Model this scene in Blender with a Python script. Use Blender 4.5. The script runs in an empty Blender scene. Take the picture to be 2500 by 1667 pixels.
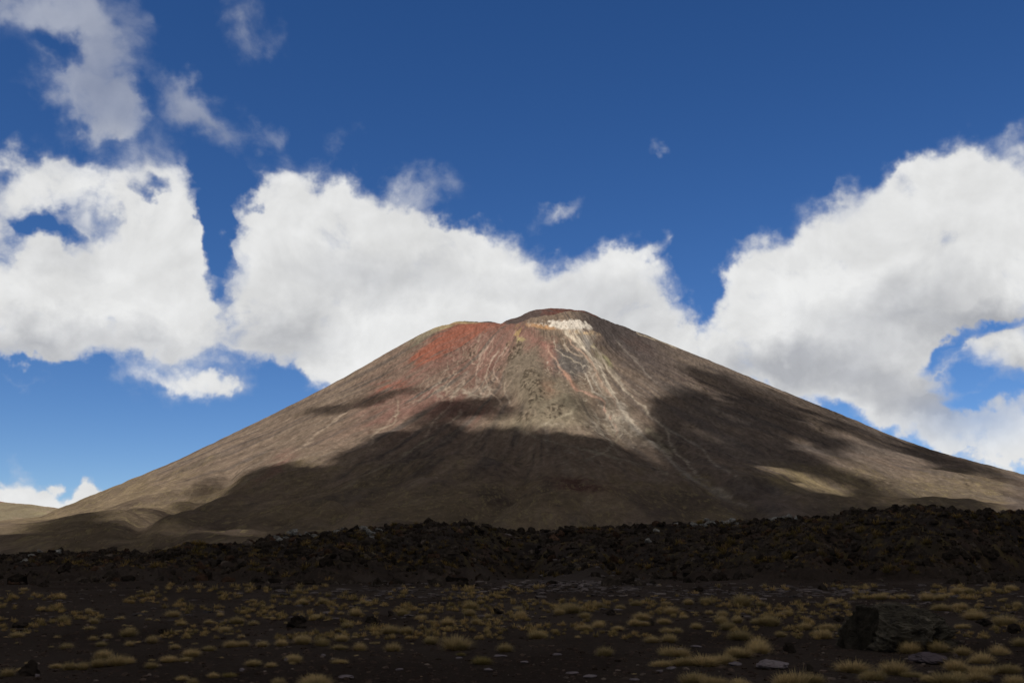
import bpy, math, random
import numpy as np
from mathutils import Vector
random.seed(7)
scene = bpy.context.scene
COL = scene.collection

# ---------------------------------------------------------------- camera
FPX = 2453.0                       # focal length in pixels of the 2500 px wide photograph
PITCH = math.radians(13.0)
EYE = 1.6
cam_data = bpy.data.cameras.new("camera")
cam_data.sensor_width = 36.0
cam_data.lens = 36.0 * FPX / 2500.0
cam_data.clip_start = 0.1
cam_data.clip_end = 60000.0
cam = bpy.data.objects.new("camera", cam_data)
COL.objects.link(cam)
cam.location = (0, 0, EYE)
cam.rotation_euler = (math.radians(90) + PITCH, 0, 0)
scene.camera = cam

# ---------------------------------------------------------------- exposure
scene.view_settings.view_transform = 'Standard'
scene.view_settings.look = 'None'
scene.view_settings.exposure = EXPOSURE = 0.0
scene.view_settings.gamma = 1.0
scene.render.engine = 'CYCLES'
scene.cycles.max_bounces = 6
scene.cycles.diffuse_bounces = 3
scene.cycles.transparent_max_bounces = 12

# ---------------------------------------------------------------- sun
SUN_EL, SUN_AZ = math.radians(50), math.radians(217)      # azimuth clockwise from +Y (the view direction)
SUN = np.array([math.cos(SUN_EL) * math.sin(SUN_AZ), math.cos(SUN_EL) * math.cos(SUN_AZ), math.sin(SUN_EL)])
sd = bpy.data.lights.new("sun", 'SUN')
sd.energy = 5.0
sd.angle = math.radians(0.5)
sd.color = (1.0, 0.955, 0.89)
sun = bpy.data.objects.new("sun", sd)
COL.objects.link(sun)
sun.rotation_euler = Vector(SUN).to_track_quat('Z', 'Y').to_euler()

def ray_dir(u, v):
    """direction of the ray through pixel (u, v) of the photograph"""
    a, b = np.asarray(u, float) - 1250.0, 833.5 - np.asarray(v, float)
    return a, FPX * math.cos(PITCH) - b * math.sin(PITCH), FPX * math.sin(PITCH) + b * math.cos(PITCH)

def project(x, y, z):
    z = z - EYE
    d = np.maximum(y * math.cos(PITCH) + z * math.sin(PITCH), 1e-3)
    up = -y * math.sin(PITCH) + z * math.cos(PITCH)
    return 1250 + FPX * x / d, 833.5 - FPX * up / d

# ---------------------------------------------------------------- node helpers
class Nodes:
    def __init__(s, tree):
        s.t = tree
    def new(s, kind, **kw):
        n = s.t.nodes.new(kind)
        for k, v in kw.items():
            setattr(n, k, v)
        return n
    def put(s, sock, v):
        if isinstance(v, bpy.types.NodeSocket):
            s.t.links.new(v, sock)
        else:
            sock.default_value = v
    def math(s, op, a, b=0.0, c=None, clamp=False):
        n = s.new('ShaderNodeMath', operation=op, use_clamp=clamp)
        s.put(n.inputs[0], a); s.put(n.inputs[1], b)
        if c is not None: s.put(n.inputs[2], c)
        return n.outputs[0]
    def vmath(s, op, a, b=(0, 0, 0), scale=None):
        n = s.new('ShaderNodeVectorMath', operation=op)
        s.put(n.inputs[0], a)
        if op != 'SCALE' and op != 'LENGTH': s.put(n.inputs[1], b)
        if scale is not None: s.put(n.inputs[3], scale)
        return n.outputs['Value'] if op in ('LENGTH', 'DOT_PRODUCT') else n.outputs[0]
    def noise(s, vec, scale, detail=4, rough=0.5, dist=0.0, color=False, lac=2.0):
        n = s.new('ShaderNodeTexNoise')
        s.put(n.inputs['Vector'], vec); s.put(n.inputs['Scale'], scale)
        n.inputs['Detail'].default_value = detail; n.inputs['Roughness'].default_value = rough
        n.inputs['Distortion'].default_value = dist; n.inputs['Lacunarity'].default_value = lac
        return n.outputs['Color'] if color else n.outputs[0]
    def ramp(s, v, a, b, lo=0.0, hi=1.0, smooth=True):
        n = s.new('ShaderNodeMapRange', interpolation_type='SMOOTHSTEP' if smooth else 'LINEAR')
        s.put(n.inputs[0], v); s.put(n.inputs[1], a); s.put(n.inputs[2], b); s.put(n.inputs[3], lo); s.put(n.inputs[4], hi)
        return n.outputs[0]
    def mix(s, f, a, b, mode='MIX'):
        n = s.new('ShaderNodeMix', data_type='RGBA', blend_type=mode)
        s.put(n.inputs[0], f)
        for k, v in ((6, a), (7, b)):
            if not isinstance(v, bpy.types.NodeSocket) and len(v) == 3: v = (*v, 1)
            s.put(n.inputs[k], v)
        return n.outputs[2]

# ---------------------------------------------------------------- world: Nishita sky with cumulus clouds at infinity
world = bpy.data.worlds.new("World")
scene.world = world
world.use_nodes = True
wt = world.node_tree
wt.nodes.clear()
W = Nodes(wt)
sky = W.new('ShaderNodeTexSky', sky_type='NISHITA', sun_disc=False, sun_elevation=SUN_EL, sun_rotation=SUN_AZ)
sky.altitude = 3000; sky.air_density = 1.0; sky.dust_density = 0.0; sky.ozone_density = 2.4
SKY_STRENGTH = 0.10
direction = W.new('ShaderNodeTexCoord').outputs['Generated']
sep = W.new('ShaderNodeSeparateXYZ'); W.put(sep.inputs[0], direction)
az = W.math('ARCTAN2', sep.outputs[0], sep.outputs[1])
el = W.math('ARCSINE', sep.outputs[2])
cmb = W.new('ShaderNodeCombineXYZ'); W.put(cmb.inputs[0], az); W.put(cmb.inputs[1], el)
angles = cmb.outputs[0]
warp = W.vmath('SUBTRACT', W.noise(direction, 8.5, 4, 0.6, color=True), (0.5, 0.5, 0.5))
warp2 = W.vmath('SUBTRACT', W.noise(direction, 26, 4, 0.6, color=True), (0.5, 0.5, 0.5))
pos = W.vmath('ADD', angles, W.vmath('SCALE', warp, scale=0.10))
pos = W.vmath('ADD', pos, W.vmath('SCALE', warp2, scale=0.055))

def to_azel(u, v):
    a, b, c = ray_dir(u, v)
    return math.atan2(a, b), math.atan2(c, math.hypot(a, b))

def blob_field(blobs, coords, gain=1.0):
    total = None
    for (x, y, rx, ry, rot, w) in blobs:                  # measured in a 2352 px wide view of the photograph
        k = 2500 / 2352.0
        u, v = x * k, y * k
        a0, e0 = to_azel(u, v)
        a1, _ = to_azel(u + 30, v); _, e1 = to_azel(u, v - 30)
        sx, sy = (a1 - a0) / 30, (e1 - e0) / 30
        m = W.new('ShaderNodeMapping', vector_type='TEXTURE')
        W.put(m.inputs[0], coords)
        m.inputs['Location'].default_value = (a0, e0, 0)
        m.inputs['Rotation'].default_value = (0, 0, math.radians(-rot))
        m.inputs['Scale'].default_value = (rx * k * sx, ry * k * sy, 1)
        g = W.new('ShaderNodeTexGradient', gradient_type='SPHERICAL')
        W.put(g.inputs[0], m.outputs[0])
        total = W.math('MULTIPLY_ADD', g.outputs[1], w * gain, 0.0 if total is None else total)
    return total

#        x     y    rx   ry  rot(clockwise) weight
CLOUDS = [
    # wisps, upper left
    (40, 50, 270, 180, 0, .75), (240, 50, 170, 160, 30, .75), (215, 190, 180, 150, 0, .75), (290, 290, 170, 90, 20, .85), (170, 250, 100, 90, 0, .5),
    (110, 115, 85, 70, 0, -.9), (330, 235, 50, 45, 0, -.4),
    (420, 235, 110, 70, 10, .6), (520, 275, 190, 85, 12, .85), (640, 310, 80, 50, 10, .4), (60, 250, 90, 60, 30, .25), (590, 45, 85, 100, 40, .62), (785, 300, 90, 90, 50, .7), (90, 30, 220, 90, 0, .45), (130, 230, 100, 100, 0, .4), (300, 250, 130, 60, 10, .35), (800,345,40,50,60,.2),
    (400, 360, 60, 110, 0, .35), (150, 380, 150, 60, 0, .4), (980, 400, 110, 60, 0, .5), (345, 90, 60, 160, 0, .25),
    # large cloud on the left
    (230, 430, 260, 130, 5, 1.3), (60, 420, 130, 90, 0, .7), (10, 480, 90, 110, 0, .8), (385, 530, 140, 160, 0, 1.3), (60, 680, 240, 210, 0, 1.6), (280, 660, 260, 190, 0, 1.6), (420, 600, 120, 140, 0, .7),
    (60, 790, 190, 110, 0, 1.0), (290, 770, 250, 110, 10, .8), (400, 740, 140, 110, 0, .7), (440, 690, 70, 60, 0, .5),
    (100, 515, 100, 50, 25, -.8), (165, 570, 90, 45, 30, -.8), (275, 530, 70, 70, 10, -.45), (60, 500, 80, 40, 0, -.35), (350, 470, 60, 50, 0, -.4), (240, 740, 90, 50, 20, -.5), (350, 455, 50, 40, 0, -.5), (230, 740, 60, 40, 0, -.5), (60, 530, 60, 40, 20, -.3), (20, 840, 300, 25, 0, -.7),
    (400, 875, 150, 60, -5, .9), (520, 880, 90, 60, 0, .8), (480, 850, 100, 60, 0, .5), (600, 870, 50, 40, 0, .2),
    # gap between the left cloud and the centre cloud
    (482, 540, 48, 150, 8, -1.3), (520, 400, 120, 60, 10, -1.0), (560, 450, 60, 50, -40, -.5), (660, 870, 90, 55, 0, -.8), (480, 640, 60, 50, 0, -.6),
    # centre cloud behind the summit
    (720, 500, 240, 170, 0, 1.7), (600, 560, 110, 140, 0, .9), (660, 700, 270, 180, 0, 1.6), (890, 560, 210, 190, 20, 1.7), (950, 660, 260, 190, 0, 1.6), (1140, 640, 230, 150, 15, 1.5),
    (1340, 680, 240, 130, 0, 1.2), (1430, 620, 110, 80, 0, .8), (1500, 700, 130, 100, 0, .8), (800, 850, 130, 110, 0, 1.1), (760, 790, 130, 100, 0, .8), (1000, 800, 300, 110, 0, 1.2),
    (1380, 780, 240, 110, 0, 1.0), (1540, 780, 140, 80, 0, .8), (560, 760, 120, 80, 0, .8), (820, 870, 170, 90, 0, 1.0), (1560, 850, 190, 80, 0, 1.0), (1720, 880, 190, 90, 0, 1.1), (1630, 800, 150, 70, 0, .9), (1460, 600, 60, 60, 0, .4), (1130, 560, 120, 80, 0, .7), (680, 410, 70, 50, 0, .5),
    # large cloud on the right
    (2230, 470, 240, 200, -20, 1.7), (2330, 560, 260, 250, 0, 1.7), (2020, 580, 280, 210, -30, 1.7), (1840, 690, 240, 190, -10, 1.6), (2120, 690, 340, 190, -10, 1.6), (1960, 800, 260, 120, -5, 1.2),
    (1760, 780, 170, 120, 0, 1.0), (1880, 880, 200, 90, 0, .9), (2080, 900, 220, 80, 0, 1.0), (2160, 985, 260, 80, 5, 1.4), (2300, 1050, 220, 80, 8, 1.5), (1990, 930, 180, 80, 10, .9), (2060, 970, 120, 60, 0, .6), (2310, 810, 130, 90, 0, 1.2), (2340, 930, 110, 60, 0, .9),
    (2300, 1010, 150, 60, 0, .7), (2340, 1050, 80, 40, 0, .8), (2330, 290, 80, 50, 0, .35), (1665, 655, 60, 40, 0, .4), (1900, 430, 60, 40, -50, .3),
    (2280, 722, 160, 34, -20, -1.3), (2140, 800, 90, 40, -32, -1.1), (2190, 870, 60, 40, 10, -.6), (2210, 930, 110, 28, 5, -.8), (2300, 900, 60, 20, 0, -.4), (1600, 540, 60, 180, 15, -.9), (1770, 600, 110, 100, -30, .9), (1720, 680, 90, 80, 0, .6), (1880, 500, 130, 90, -30, .7), (2060, 420, 130, 80, -20, .6), (1620, 690, 50, 60, 0, -.6),
    # small clouds low on the left, single shreds
    (30, 1140, 120, 75, 0, 2.4), (80, 1150, 60, 60, 0, 1.2), (190, 1145, 85, 65, 0, 2.6), (120, 1180, 200, 50, 0, 1.8), (15, 1062, 60, 35, 0, .55),
    (1295, 492, 80, 36, 0, .6), (1550, 556, 90, 34, -20, .7), (1503, 345, 30, 25, 0, .33), (620, 865, 60, 70, -50, .15),
]
SHADE = [   # grey bases and bellies
    (2080, 710, 300, 120, -12, .55), (1830, 850, 300, 90, 0, .75), (2080, 900, 260, 80, 0, .6), (2300, 700, 220, 70, -10, .7), (860, 640, 300, 90, 0, .35), (640, 760, 240, 90, 0, .5), (60, 800, 260, 90, 0, .6), (330, 780, 180, 60, 0, .4),
    (230, 200, 240, 200, 0, .5), (2150, 960, 260, 80, 0, .5), (2330, 860, 140, 90, 0, .7), (1400, 720, 260, 90, 0, .35), (160, 620, 160, 60, 0, .2), (520, 280, 200, 80, 0, .5), (1250, 650, 200, 60, 0, .2),
]
field = blob_field(CLOUDS, pos)
veil = blob_field([(180, 120, 420, 330, 0, 1.6), (520, 270, 260, 150, 0, 1.4), (785, 300, 120, 120, 0, 1.2), (590, 45, 120, 120, 0, 1.2), (2250, 960, 260, 110, 0, .7)], angles)
shade = blob_field(SHADE, pos, 1.6)
# the rest of the sky, out of the picture: grey cloud added to dim and neutralise the skylight
away = W.ramp(W.math('ABSOLUTE', az), 0.62, 0.8)
high = W.ramp(el, 0.66, 0.85)
away = W.math('MAXIMUM', away, high)
field = W.math('ADD', field, W.math('MULTIPLY', away, W.ramp(W.noise(direction, 2.3, 3), 0.38, 0.52, 0, 1.2)))
fine = W.noise(direction, 15, 9, 0.56, 0.3)
fine_up = W.noise(W.vmath('ADD', direction, (-0.006, 0.0, 0.010)), 15, 5, 0.55, 0.35)
lit = W.ramp(W.math('SUBTRACT', fine, fine_up), -0.10, 0.10, 0.94, 1.045, smooth=False)
wisp = W.noise(W.vmath('MULTIPLY', direction, (1, 1, 1.6)), 42, 7, 0.62, 0.6)
d = W.math('MINIMUM', field, 1.15)
cap = W.ramp(field, 0.25, 1.15, 0.32, 1.0)
d = W.math('ADD', d, W.math('MULTIPLY_ADD', fine, 2.1, -1.08))
d = W.math('ADD', d, W.math('MULTIPLY_ADD', wisp, 0.42, -0.21))
cover = W.math('MULTIPLY', W.ramp(d, 0.06, 0.98), W.math('MULTIPLY', W.math('MULTIPLY', cap, W.ramp(veil, 0.0, 1.0, 1.0, 0.46)), W.ramp(field, 0.03, 0.30)))
bright = W.math('MULTIPLY_ADD', W.noise(direction, 9, 5, 0.5), 0.3, 0.85)
grey = W.math('MULTIPLY', shade, bright, clamp=True)
ccol = W.mix(grey, (0.80, 0.805, 0.805), (0.45, 0.463, 0.495))
relief = W.ramp(W.noise(direction, 9, 7, 0.55, 0.2), 0.3, 0.7, 0.90, 1.04)
ccol = W.mix(away, ccol, (0.36, 0.35, 0.34))
thin = W.ramp(d, 0.25, 0.95)
ccol = W.mix(thin, (0.60, 0.63, 0.70), ccol)
cl = W.new('ShaderNodeBackground'); W.put(cl.inputs[0], ccol); W.put(cl.inputs[1], W.math('MULTIPLY', relief, lit))
# polarised, deep blue: the sky's own colour through a hue and saturation node
hsv = W.new('ShaderNodeHueSaturation'); W.put(hsv.inputs['Color'], sky.outputs[0])
hsv.inputs['Saturation'].default_value = 1.27; hsv.inputs['Hue'].default_value = 0.509; hsv.inputs['Value'].default_value = 1.0
bg = W.new('ShaderNodeBackground'); W.put(bg.inputs[0], hsv.outputs[0]); bg.inputs[1].default_value = SKY_STRENGTH
mx = W.new('ShaderNodeMixShader'); W.put(mx.inputs[0], cover); W.put(mx.inputs[1], bg.outputs[0]); W.put(mx.inputs[2], cl.outputs[0])
out = W.new('ShaderNodeOutputWorld'); W.put(out.inputs[0], mx.outputs[0])
world.cycles.sampling_method = 'MANUAL'
world.cycles.sample_map_resolution = 512

# ================================================================ numpy helpers
def _hash(ix, iy, seed):
    h = (ix.astype(np.int64) * 374761393 + iy.astype(np.int64) * 668265263 + seed * 982451653) & 0xFFFFFFFF
    h = ((h ^ (h >> 13)) * 1274126177) & 0xFFFFFFFF
    h = ((h ^ (h >> 16)) * 2246822519) & 0xFFFFFFFF
    return ((h ^ (h >> 15)) & 0xFFFFFF) / float(0xFFFFFF)

def vnoise(x, y, seed=0):
    ix, iy = np.floor(x), np.floor(y)
    fx, fy = x - ix, y - iy
    fx = fx * fx * fx * (fx * (fx * 6 - 15) + 10); fy = fy * fy * fy * (fy * (fy * 6 - 15) + 10)
    a, b = _hash(ix, iy, seed), _hash(ix + 1, iy, seed)
    c, d_ = _hash(ix, iy + 1, seed), _hash(ix + 1, iy + 1, seed)
    return (a * (1 - fx) + b * fx) * (1 - fy) + (c * (1 - fx) + d_ * fx) * fy

def fbm(x, y, seed=0, octaves=5, gain=0.5, lac=2.03):
    """fractal noise, about -1 .. 1"""
    x = np.asarray(x, float); y = np.asarray(y, float)
    s, amp, tot = 0.0, 1.0, 0.0
    for k in range(octaves):
        s = s + amp * (vnoise(x + 17.3 * k, y - 9.7 * k, seed + k) * 2 - 1); tot += amp
        amp *= gain
        x, y = (x * 0.8 - y * 0.6) * lac, (x * 0.6 + y * 0.8) * lac
    return s / tot * 1.6

def ridged(x, y, seed=0, octaves=5, gain=0.5):
    s, amp, tot = 0.0, 1.0, 0.0
    for k in range(octaves):
        n = 1 - np.abs(vnoise(x + 11.1 * k, y + 5.2 * k, seed + k) * 2 - 1)
        s = s + amp * n * n; tot += amp
        amp *= gain
        x, y = (x * 0.8 - y * 0.6) * 2.07, (x * 0.6 + y * 0.8) * 2.07
    return s / tot

def sstep(a, b, x):
    t = np.clip((x - a) / (b - a), 0, 1)
    return t * t * (3 - 2 * t)

def ell(u, v, cx, cy, rx, ry, rot=0.0, soft=1.0):
    """1 at the centre of an ellipse, 0 at its edge"""
    c, s = math.cos(math.radians(rot)), math.sin(math.radians(rot))
    du, dv = u - cx, v - cy
    a, b = (du * c + dv * s) / rx, (-du * s + dv * c) / ry
    return np.clip(1 - np.sqrt(a * a + b * b), 0, 1) ** soft

def line_dist(u, v, pts, reach):
    """distance to a polyline in survey pixels and the position along it, far points left at `reach`"""
    best = np.full(u.shape, float(reach)); along = np.zeros(u.shape)
    p = np.array(pts, float)
    m = np.where((u > p[:, 0].min() - reach) & (u < p[:, 0].max() + reach) & (v > p[:, 1].min() - reach) & (v < p[:, 1].max() + reach))
    if len(m[0]) == 0: return best, along
    uu, vv = u[m], v[m]; b = best[m]; al = along[m]
    n = len(p) - 1
    for i in range(n):
        (ax, ay), (bx, by) = p[i], p[i + 1]
        L = max((bx - ax) ** 2 + (by - ay) ** 2, 1e-6)
        t = np.clip(((uu - ax) * (bx - ax) + (vv - ay) * (by - ay)) / L, 0, 1)
        dd = np.hypot(uu - ax - t * (bx - ax), vv - ay - t * (by - ay))
        k = dd < b
        b = np.where(k, dd, b); al = np.where(k, (i + t) / n, al)
    best[m] = b; along[m] = al
    return best, along

def grid_mesh(name, X, Y, Z, mat, attrs=None, kind='structure', label=None, smooth=True, flip=False):
    if flip:
        X, Y, Z = X[::-1], Y[::-1], Z[::-1]
        attrs = {k: a[::-1] for k, a in (attrs or {}).items()}
    r, c = X.shape
    me = bpy.data.meshes.new(name)
    co = np.stack([X, Y, Z], -1).reshape(-1, 3).astype(np.float32)
    i = np.arange(r * c).reshape(r, c)
    q = np.stack([i[:-1, :-1], i[:-1, 1:], i[1:, 1:], i[1:, :-1]], -1).reshape(-1, 4).astype(np.int32)
    me.vertices.add(len(co)); me.vertices.foreach_set('co', co.ravel())
    me.loops.add(q.size); me.loops.foreach_set('vertex_index', q.ravel())
    me.polygons.add(len(q)); me.polygons.foreach_set('loop_start', np.arange(0, q.size, 4, dtype=np.int32))
    me.update(calc_edges=True)
    me.polygons.foreach_set('use_smooth', np.full(len(q), smooth))
    for k, a in (attrs or {}).items():
        if a.ndim == 3:
            at = me.color_attributes.new(k, 'FLOAT_COLOR', 'POINT')
            at.data.foreach_set('color', np.concatenate([a, np.ones(a.shape[:2] + (1,))], -1).astype(np.float32).ravel())
        else:
            at = me.attributes.new(k, 'FLOAT', 'POINT'); at.data.foreach_set('value', a.astype(np.float32).ravel())
    me.materials.append(mat)
    o = bpy.data.objects.new(name, me); COL.objects.link(o)
    o['kind'] = kind
    if label: o['label'] = label
    return o

def raw_mesh(name, co, faces, mat, colour=None, smooth=False, link=True):
    """faces: (n, k) array of vertex indices"""
    me = bpy.data.meshes.new(name)
    co = np.asarray(co, np.float32); faces = np.asarray(faces, np.int32); k = faces.shape[1]
    me.vertices.add(len(co)); me.vertices.foreach_set('co', co.ravel())
    me.loops.add(faces.size); me.loops.foreach_set('vertex_index', faces.ravel())
    me.polygons.add(len(faces)); me.polygons.foreach_set('loop_start', np.arange(0, faces.size, k, dtype=np.int32))
    me.update(calc_edges=True)
    me.polygons.foreach_set('use_smooth', np.full(len(faces), smooth))
    if colour is not None:
        at = me.color_attributes.new('tint', 'FLOAT_COLOR', 'POINT')
        colour = np.asarray(colour, np.float32)
        at.data.foreach_set('color', np.concatenate([colour, np.ones((len(colour), 1), np.float32)], -1).ravel())
    me.materials.append(mat)
    if not link: return me
    o = bpy.data.objects.new(name, me); COL.objects.link(o)
    return o

def new_mat(name, rough=0.95):
    m = bpy.data.materials.new(name); m.use_nodes = True
    m.node_tree.nodes.clear()
    N = Nodes(m.node_tree)
    b = N.new('ShaderNodeBsdfPrincipled'); o = N.new('ShaderNodeOutputMaterial')
    N.put(o.inputs[0], b.outputs[0])
    b.inputs['Roughness'].default_value = rough
    b.inputs['Specular IOR Level'].default_value = 0.0
    return m, N, b

# ================================================================ the volcano
CX, CY = 75.0, 2400.0
R_ = np.array([0, 200, 240, 280, 330, 380, 450, 520, 600, 700, 800, 900, 1000, 1100, 1200, 1350, 1500, 1800, 2200, 3000.])
HL = np.array([618, 618.3, 597.2, 576.3, 548.2, 516.7, 467.2, 419.9, 367.1, 309.0, 248.0, 195.3, 148.3, 100.8, 66.0, 36.8, 20.1, 12.8, 6.8, -4.1])
HR = np.array([590, 590.7, 570.2, 550.6, 526.6, 502.4, 466.6, 427.7, 384.6, 333.2, 286.5, 241.9, 206.0, 182.8, 162.7, 139.7, 120.1, 87.7, 53.7, 2.0])
RF = np.array([0, 200, 400, 600, 800, 1000, 1200, 1400, 1700, 2000, 3000.])
HF = np.array([556, 556, 447, 345, 257, 183, 124, 80, 38, 10, 0.])
def smooth_interp(q, xs, ys):
    """monotone cubic (Hermite) interpolation"""
    dd = np.diff(ys) / np.diff(xs)
    m = np.r_[dd[0], np.where(dd[:-1] * dd[1:] > 0, 2 * dd[:-1] * dd[1:] / (dd[:-1] + dd[1:] + 1e-12), 0), dd[-1]]
    i = np.clip(np.searchsorted(xs, q) - 1, 0, len(xs) - 2)
    h = xs[i + 1] - xs[i]; t = np.clip((q - xs[i]) / h, 0, 1)
    return ((2 * t**3 - 3 * t**2 + 1) * ys[i] + (t**3 - 2 * t**2 + t) * h * m[i] + (-2 * t**3 + 3 * t**2) * ys[i + 1] + (t**3 - t**2) * h * m[i + 1])

def cone(x, y):
    dx, dy = x - CX, y - CY
    r = np.hypot(dx, dy); s = dx / np.maximum(r, 1)
    w = 0.5 + 0.5 * np.clip(s * 1.15, -1, 1); w = w * w * (3 - 2 * w)
    q = np.maximum(r, 200)
    h = smooth_interp(q, R_, HL) * (1 - w) + smooth_interp(q, R_, HR) * w
    wf = np.clip(-dy / np.maximum(r, 1), 0, 1) ** 2
    h = h * (1 - wf) + smooth_interp(q, RF, HF) * wf
    return h - 30 * np.clip(1 - (r / 195) ** 2, 0, 1)

def at_depth(u, v, y):
    """the point at distance y (metres along the view) seen at survey pixel (u, v)"""
    a, b, c = ray_dir(u, v)
    return np.array([a / b * y, y, EYE + c / b * y])

SPURS = [   # crest nodes (u, v, distance), side slope, blending
    ([(-250, 1372, 950), (0, 1326, 1050), (85, 1303, 1120), (170, 1287, 1200), (260, 1272, 1300), (345, 1262, 1400), (420, 1250, 1500)], 0.30),
    ([(300, 1350, 900), (350, 1310, 1000), (430, 1272, 1120), (510, 1232, 1260), (585, 1186, 1420), (660, 1140, 1560)], 0.34),
    ([(640, 1330, 750), (720, 1280, 860), (800, 1235, 1000), (880, 1180, 1160)], 0.22),
    ([(980, 1300, 720), (1060, 1240, 850), (1130, 1160, 1060), (1150, 1110, 1220)], 0.20),
    ([(2050, 1320, 640), (1980, 1260, 800), (1900, 1190, 1020), (1800, 1120, 1300)], 0.22),
]
def spur_height(x, y):
    h = np.full(x.shape, -999.0)
    for nodes, k in SPURS:
        P = np.array([at_depth(*n) for n in nodes])
        wob = 22 * fbm(x / 120, y / 120, 71, 3)
        for i in range(len(P) - 1):
            a, b = P[i], P[i + 1]
            L = (b[0] - a[0]) ** 2 + (b[1] - a[1]) ** 2
            t = np.clip(((x - a[0]) * (b[0] - a[0]) + (y - a[1]) * (b[1] - a[1])) / L, 0, 1)
            dd = np.hypot(x - a[0] - t * (b[0] - a[0]), y - a[1] - t * (b[1] - a[1]))
            dd = np.sqrt((dd + wob * np.clip(dd / 60, 0, 1)) ** 2 + 18 ** 2) - 18
            h = np.maximum(h, a[2] + t * (b[2] - a[2]) - k * dd)
    return h

def Z1(pts): return [(1000 + a / 2.94, 700 + b / 2.94) for a, b in pts]
def Z2(pts): return [(500 + a / 2.94, 900 + b / 2.94) for a, b in pts]
CARVE = [   # survey polyline, half width (px), depth (m)
    (Z1([(1150, 560), (1260, 760), (1350, 920), (1480, 1060), (1700, 1200), (1900, 1330), (2200, 1480), (2600, 1640)]), 26, 7),
    (Z1([(1280, 350), (1430, 600), (1560, 760), (1720, 920), (1880, 1120), (2150, 1420), (2500, 1600)]), 20, 6),
    (Z1([(700, 420), (610, 590), (700, 760), (760, 860)]), 16, 5),
    (Z1([(560, 560), (470, 680), (600, 800)]), 12, 3),
    ([(300, 1312), (345, 1297), (400, 1262), (450, 1236), (480, 1212), (560, 1160)], 22, 11),
    ([(560, 1290), (640, 1250), (740, 1200), (850, 1150)], 18, 5),
    ([(820, 1270), (900, 1210), (1000, 1150)], 18, 5),
    ([(1160, 1270), (1240, 1210), (1280, 1150), (1270, 1080)], 24, 6),
    ([(2080, 1270), (1960, 1230), (1860, 1190)], 20, 6),
    ([(150, 1262), (230, 1250), (330, 1225)], 10, 4), ([(640, 1118), (530, 1168), (430, 1205), (320, 1238), (200, 1262)], 9, 4), ([(700, 1095), (600, 1130), (480, 1180), (360, 1215)], 7, 3),
    ([(700, 1200), (600, 1240), (480, 1290), (400, 1330)], 11, 5), ([(860, 1210), (740, 1262), (640, 1310)], 11, 4), ([(960, 1190), (880, 1240), (800, 1290)], 10, 4), ([(1100, 1250), (1060, 1280)], 8, 3),
    ([(120, 1300), (150, 1320), (160, 1345)], 10, 4), ([(210, 1280), (230, 1310), (215, 1340)], 10, 5), ([(1500, 1290), (1440, 1240), (1400, 1190)], 16, 4), ([(1700, 1270), (1640, 1220), (1560, 1160)], 14, 4),
]
RAISE = [
    (Z1([(750, 420), (780, 560), (860, 700), (900, 860), (930, 980)]), 42, 13),
    (Z1([(560, 480), (440, 600), (300, 800)]), 20, 3),
    (Z1([(1180, 430), (1300, 640), (1380, 760)]), 16, 3),
]
OUTCROPS = [(*Z1([(750, 470)])[0], 24, 34, 0), (*Z1([(680, 600)])[0], 16, 22, -50), (*Z1([(860, 690)])[0], 30, 40, 10), (*Z1([(900, 790)])[0], 28, 36, 0),
            (*Z1([(825, 925)])[0], 26, 24, 20), (*Z1([(1045, 885)])[0], 28, 20, 0), (*Z1([(1250, 1010)])[0], 8, 8, 0), (*Z1([(430, 480)])[0], 30, 14, -35), (2165, 1182, 30, 9, 20), (1990, 1040, 34, 12, 35),
            (1720, 948, 30, 10, 30), (1690, 1040, 16, 5, 10), (2350, 1170, 40, 9, 28), (2050, 1010, 34, 9, 28), (1640, 1100, 20, 8, 20)]

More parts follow.
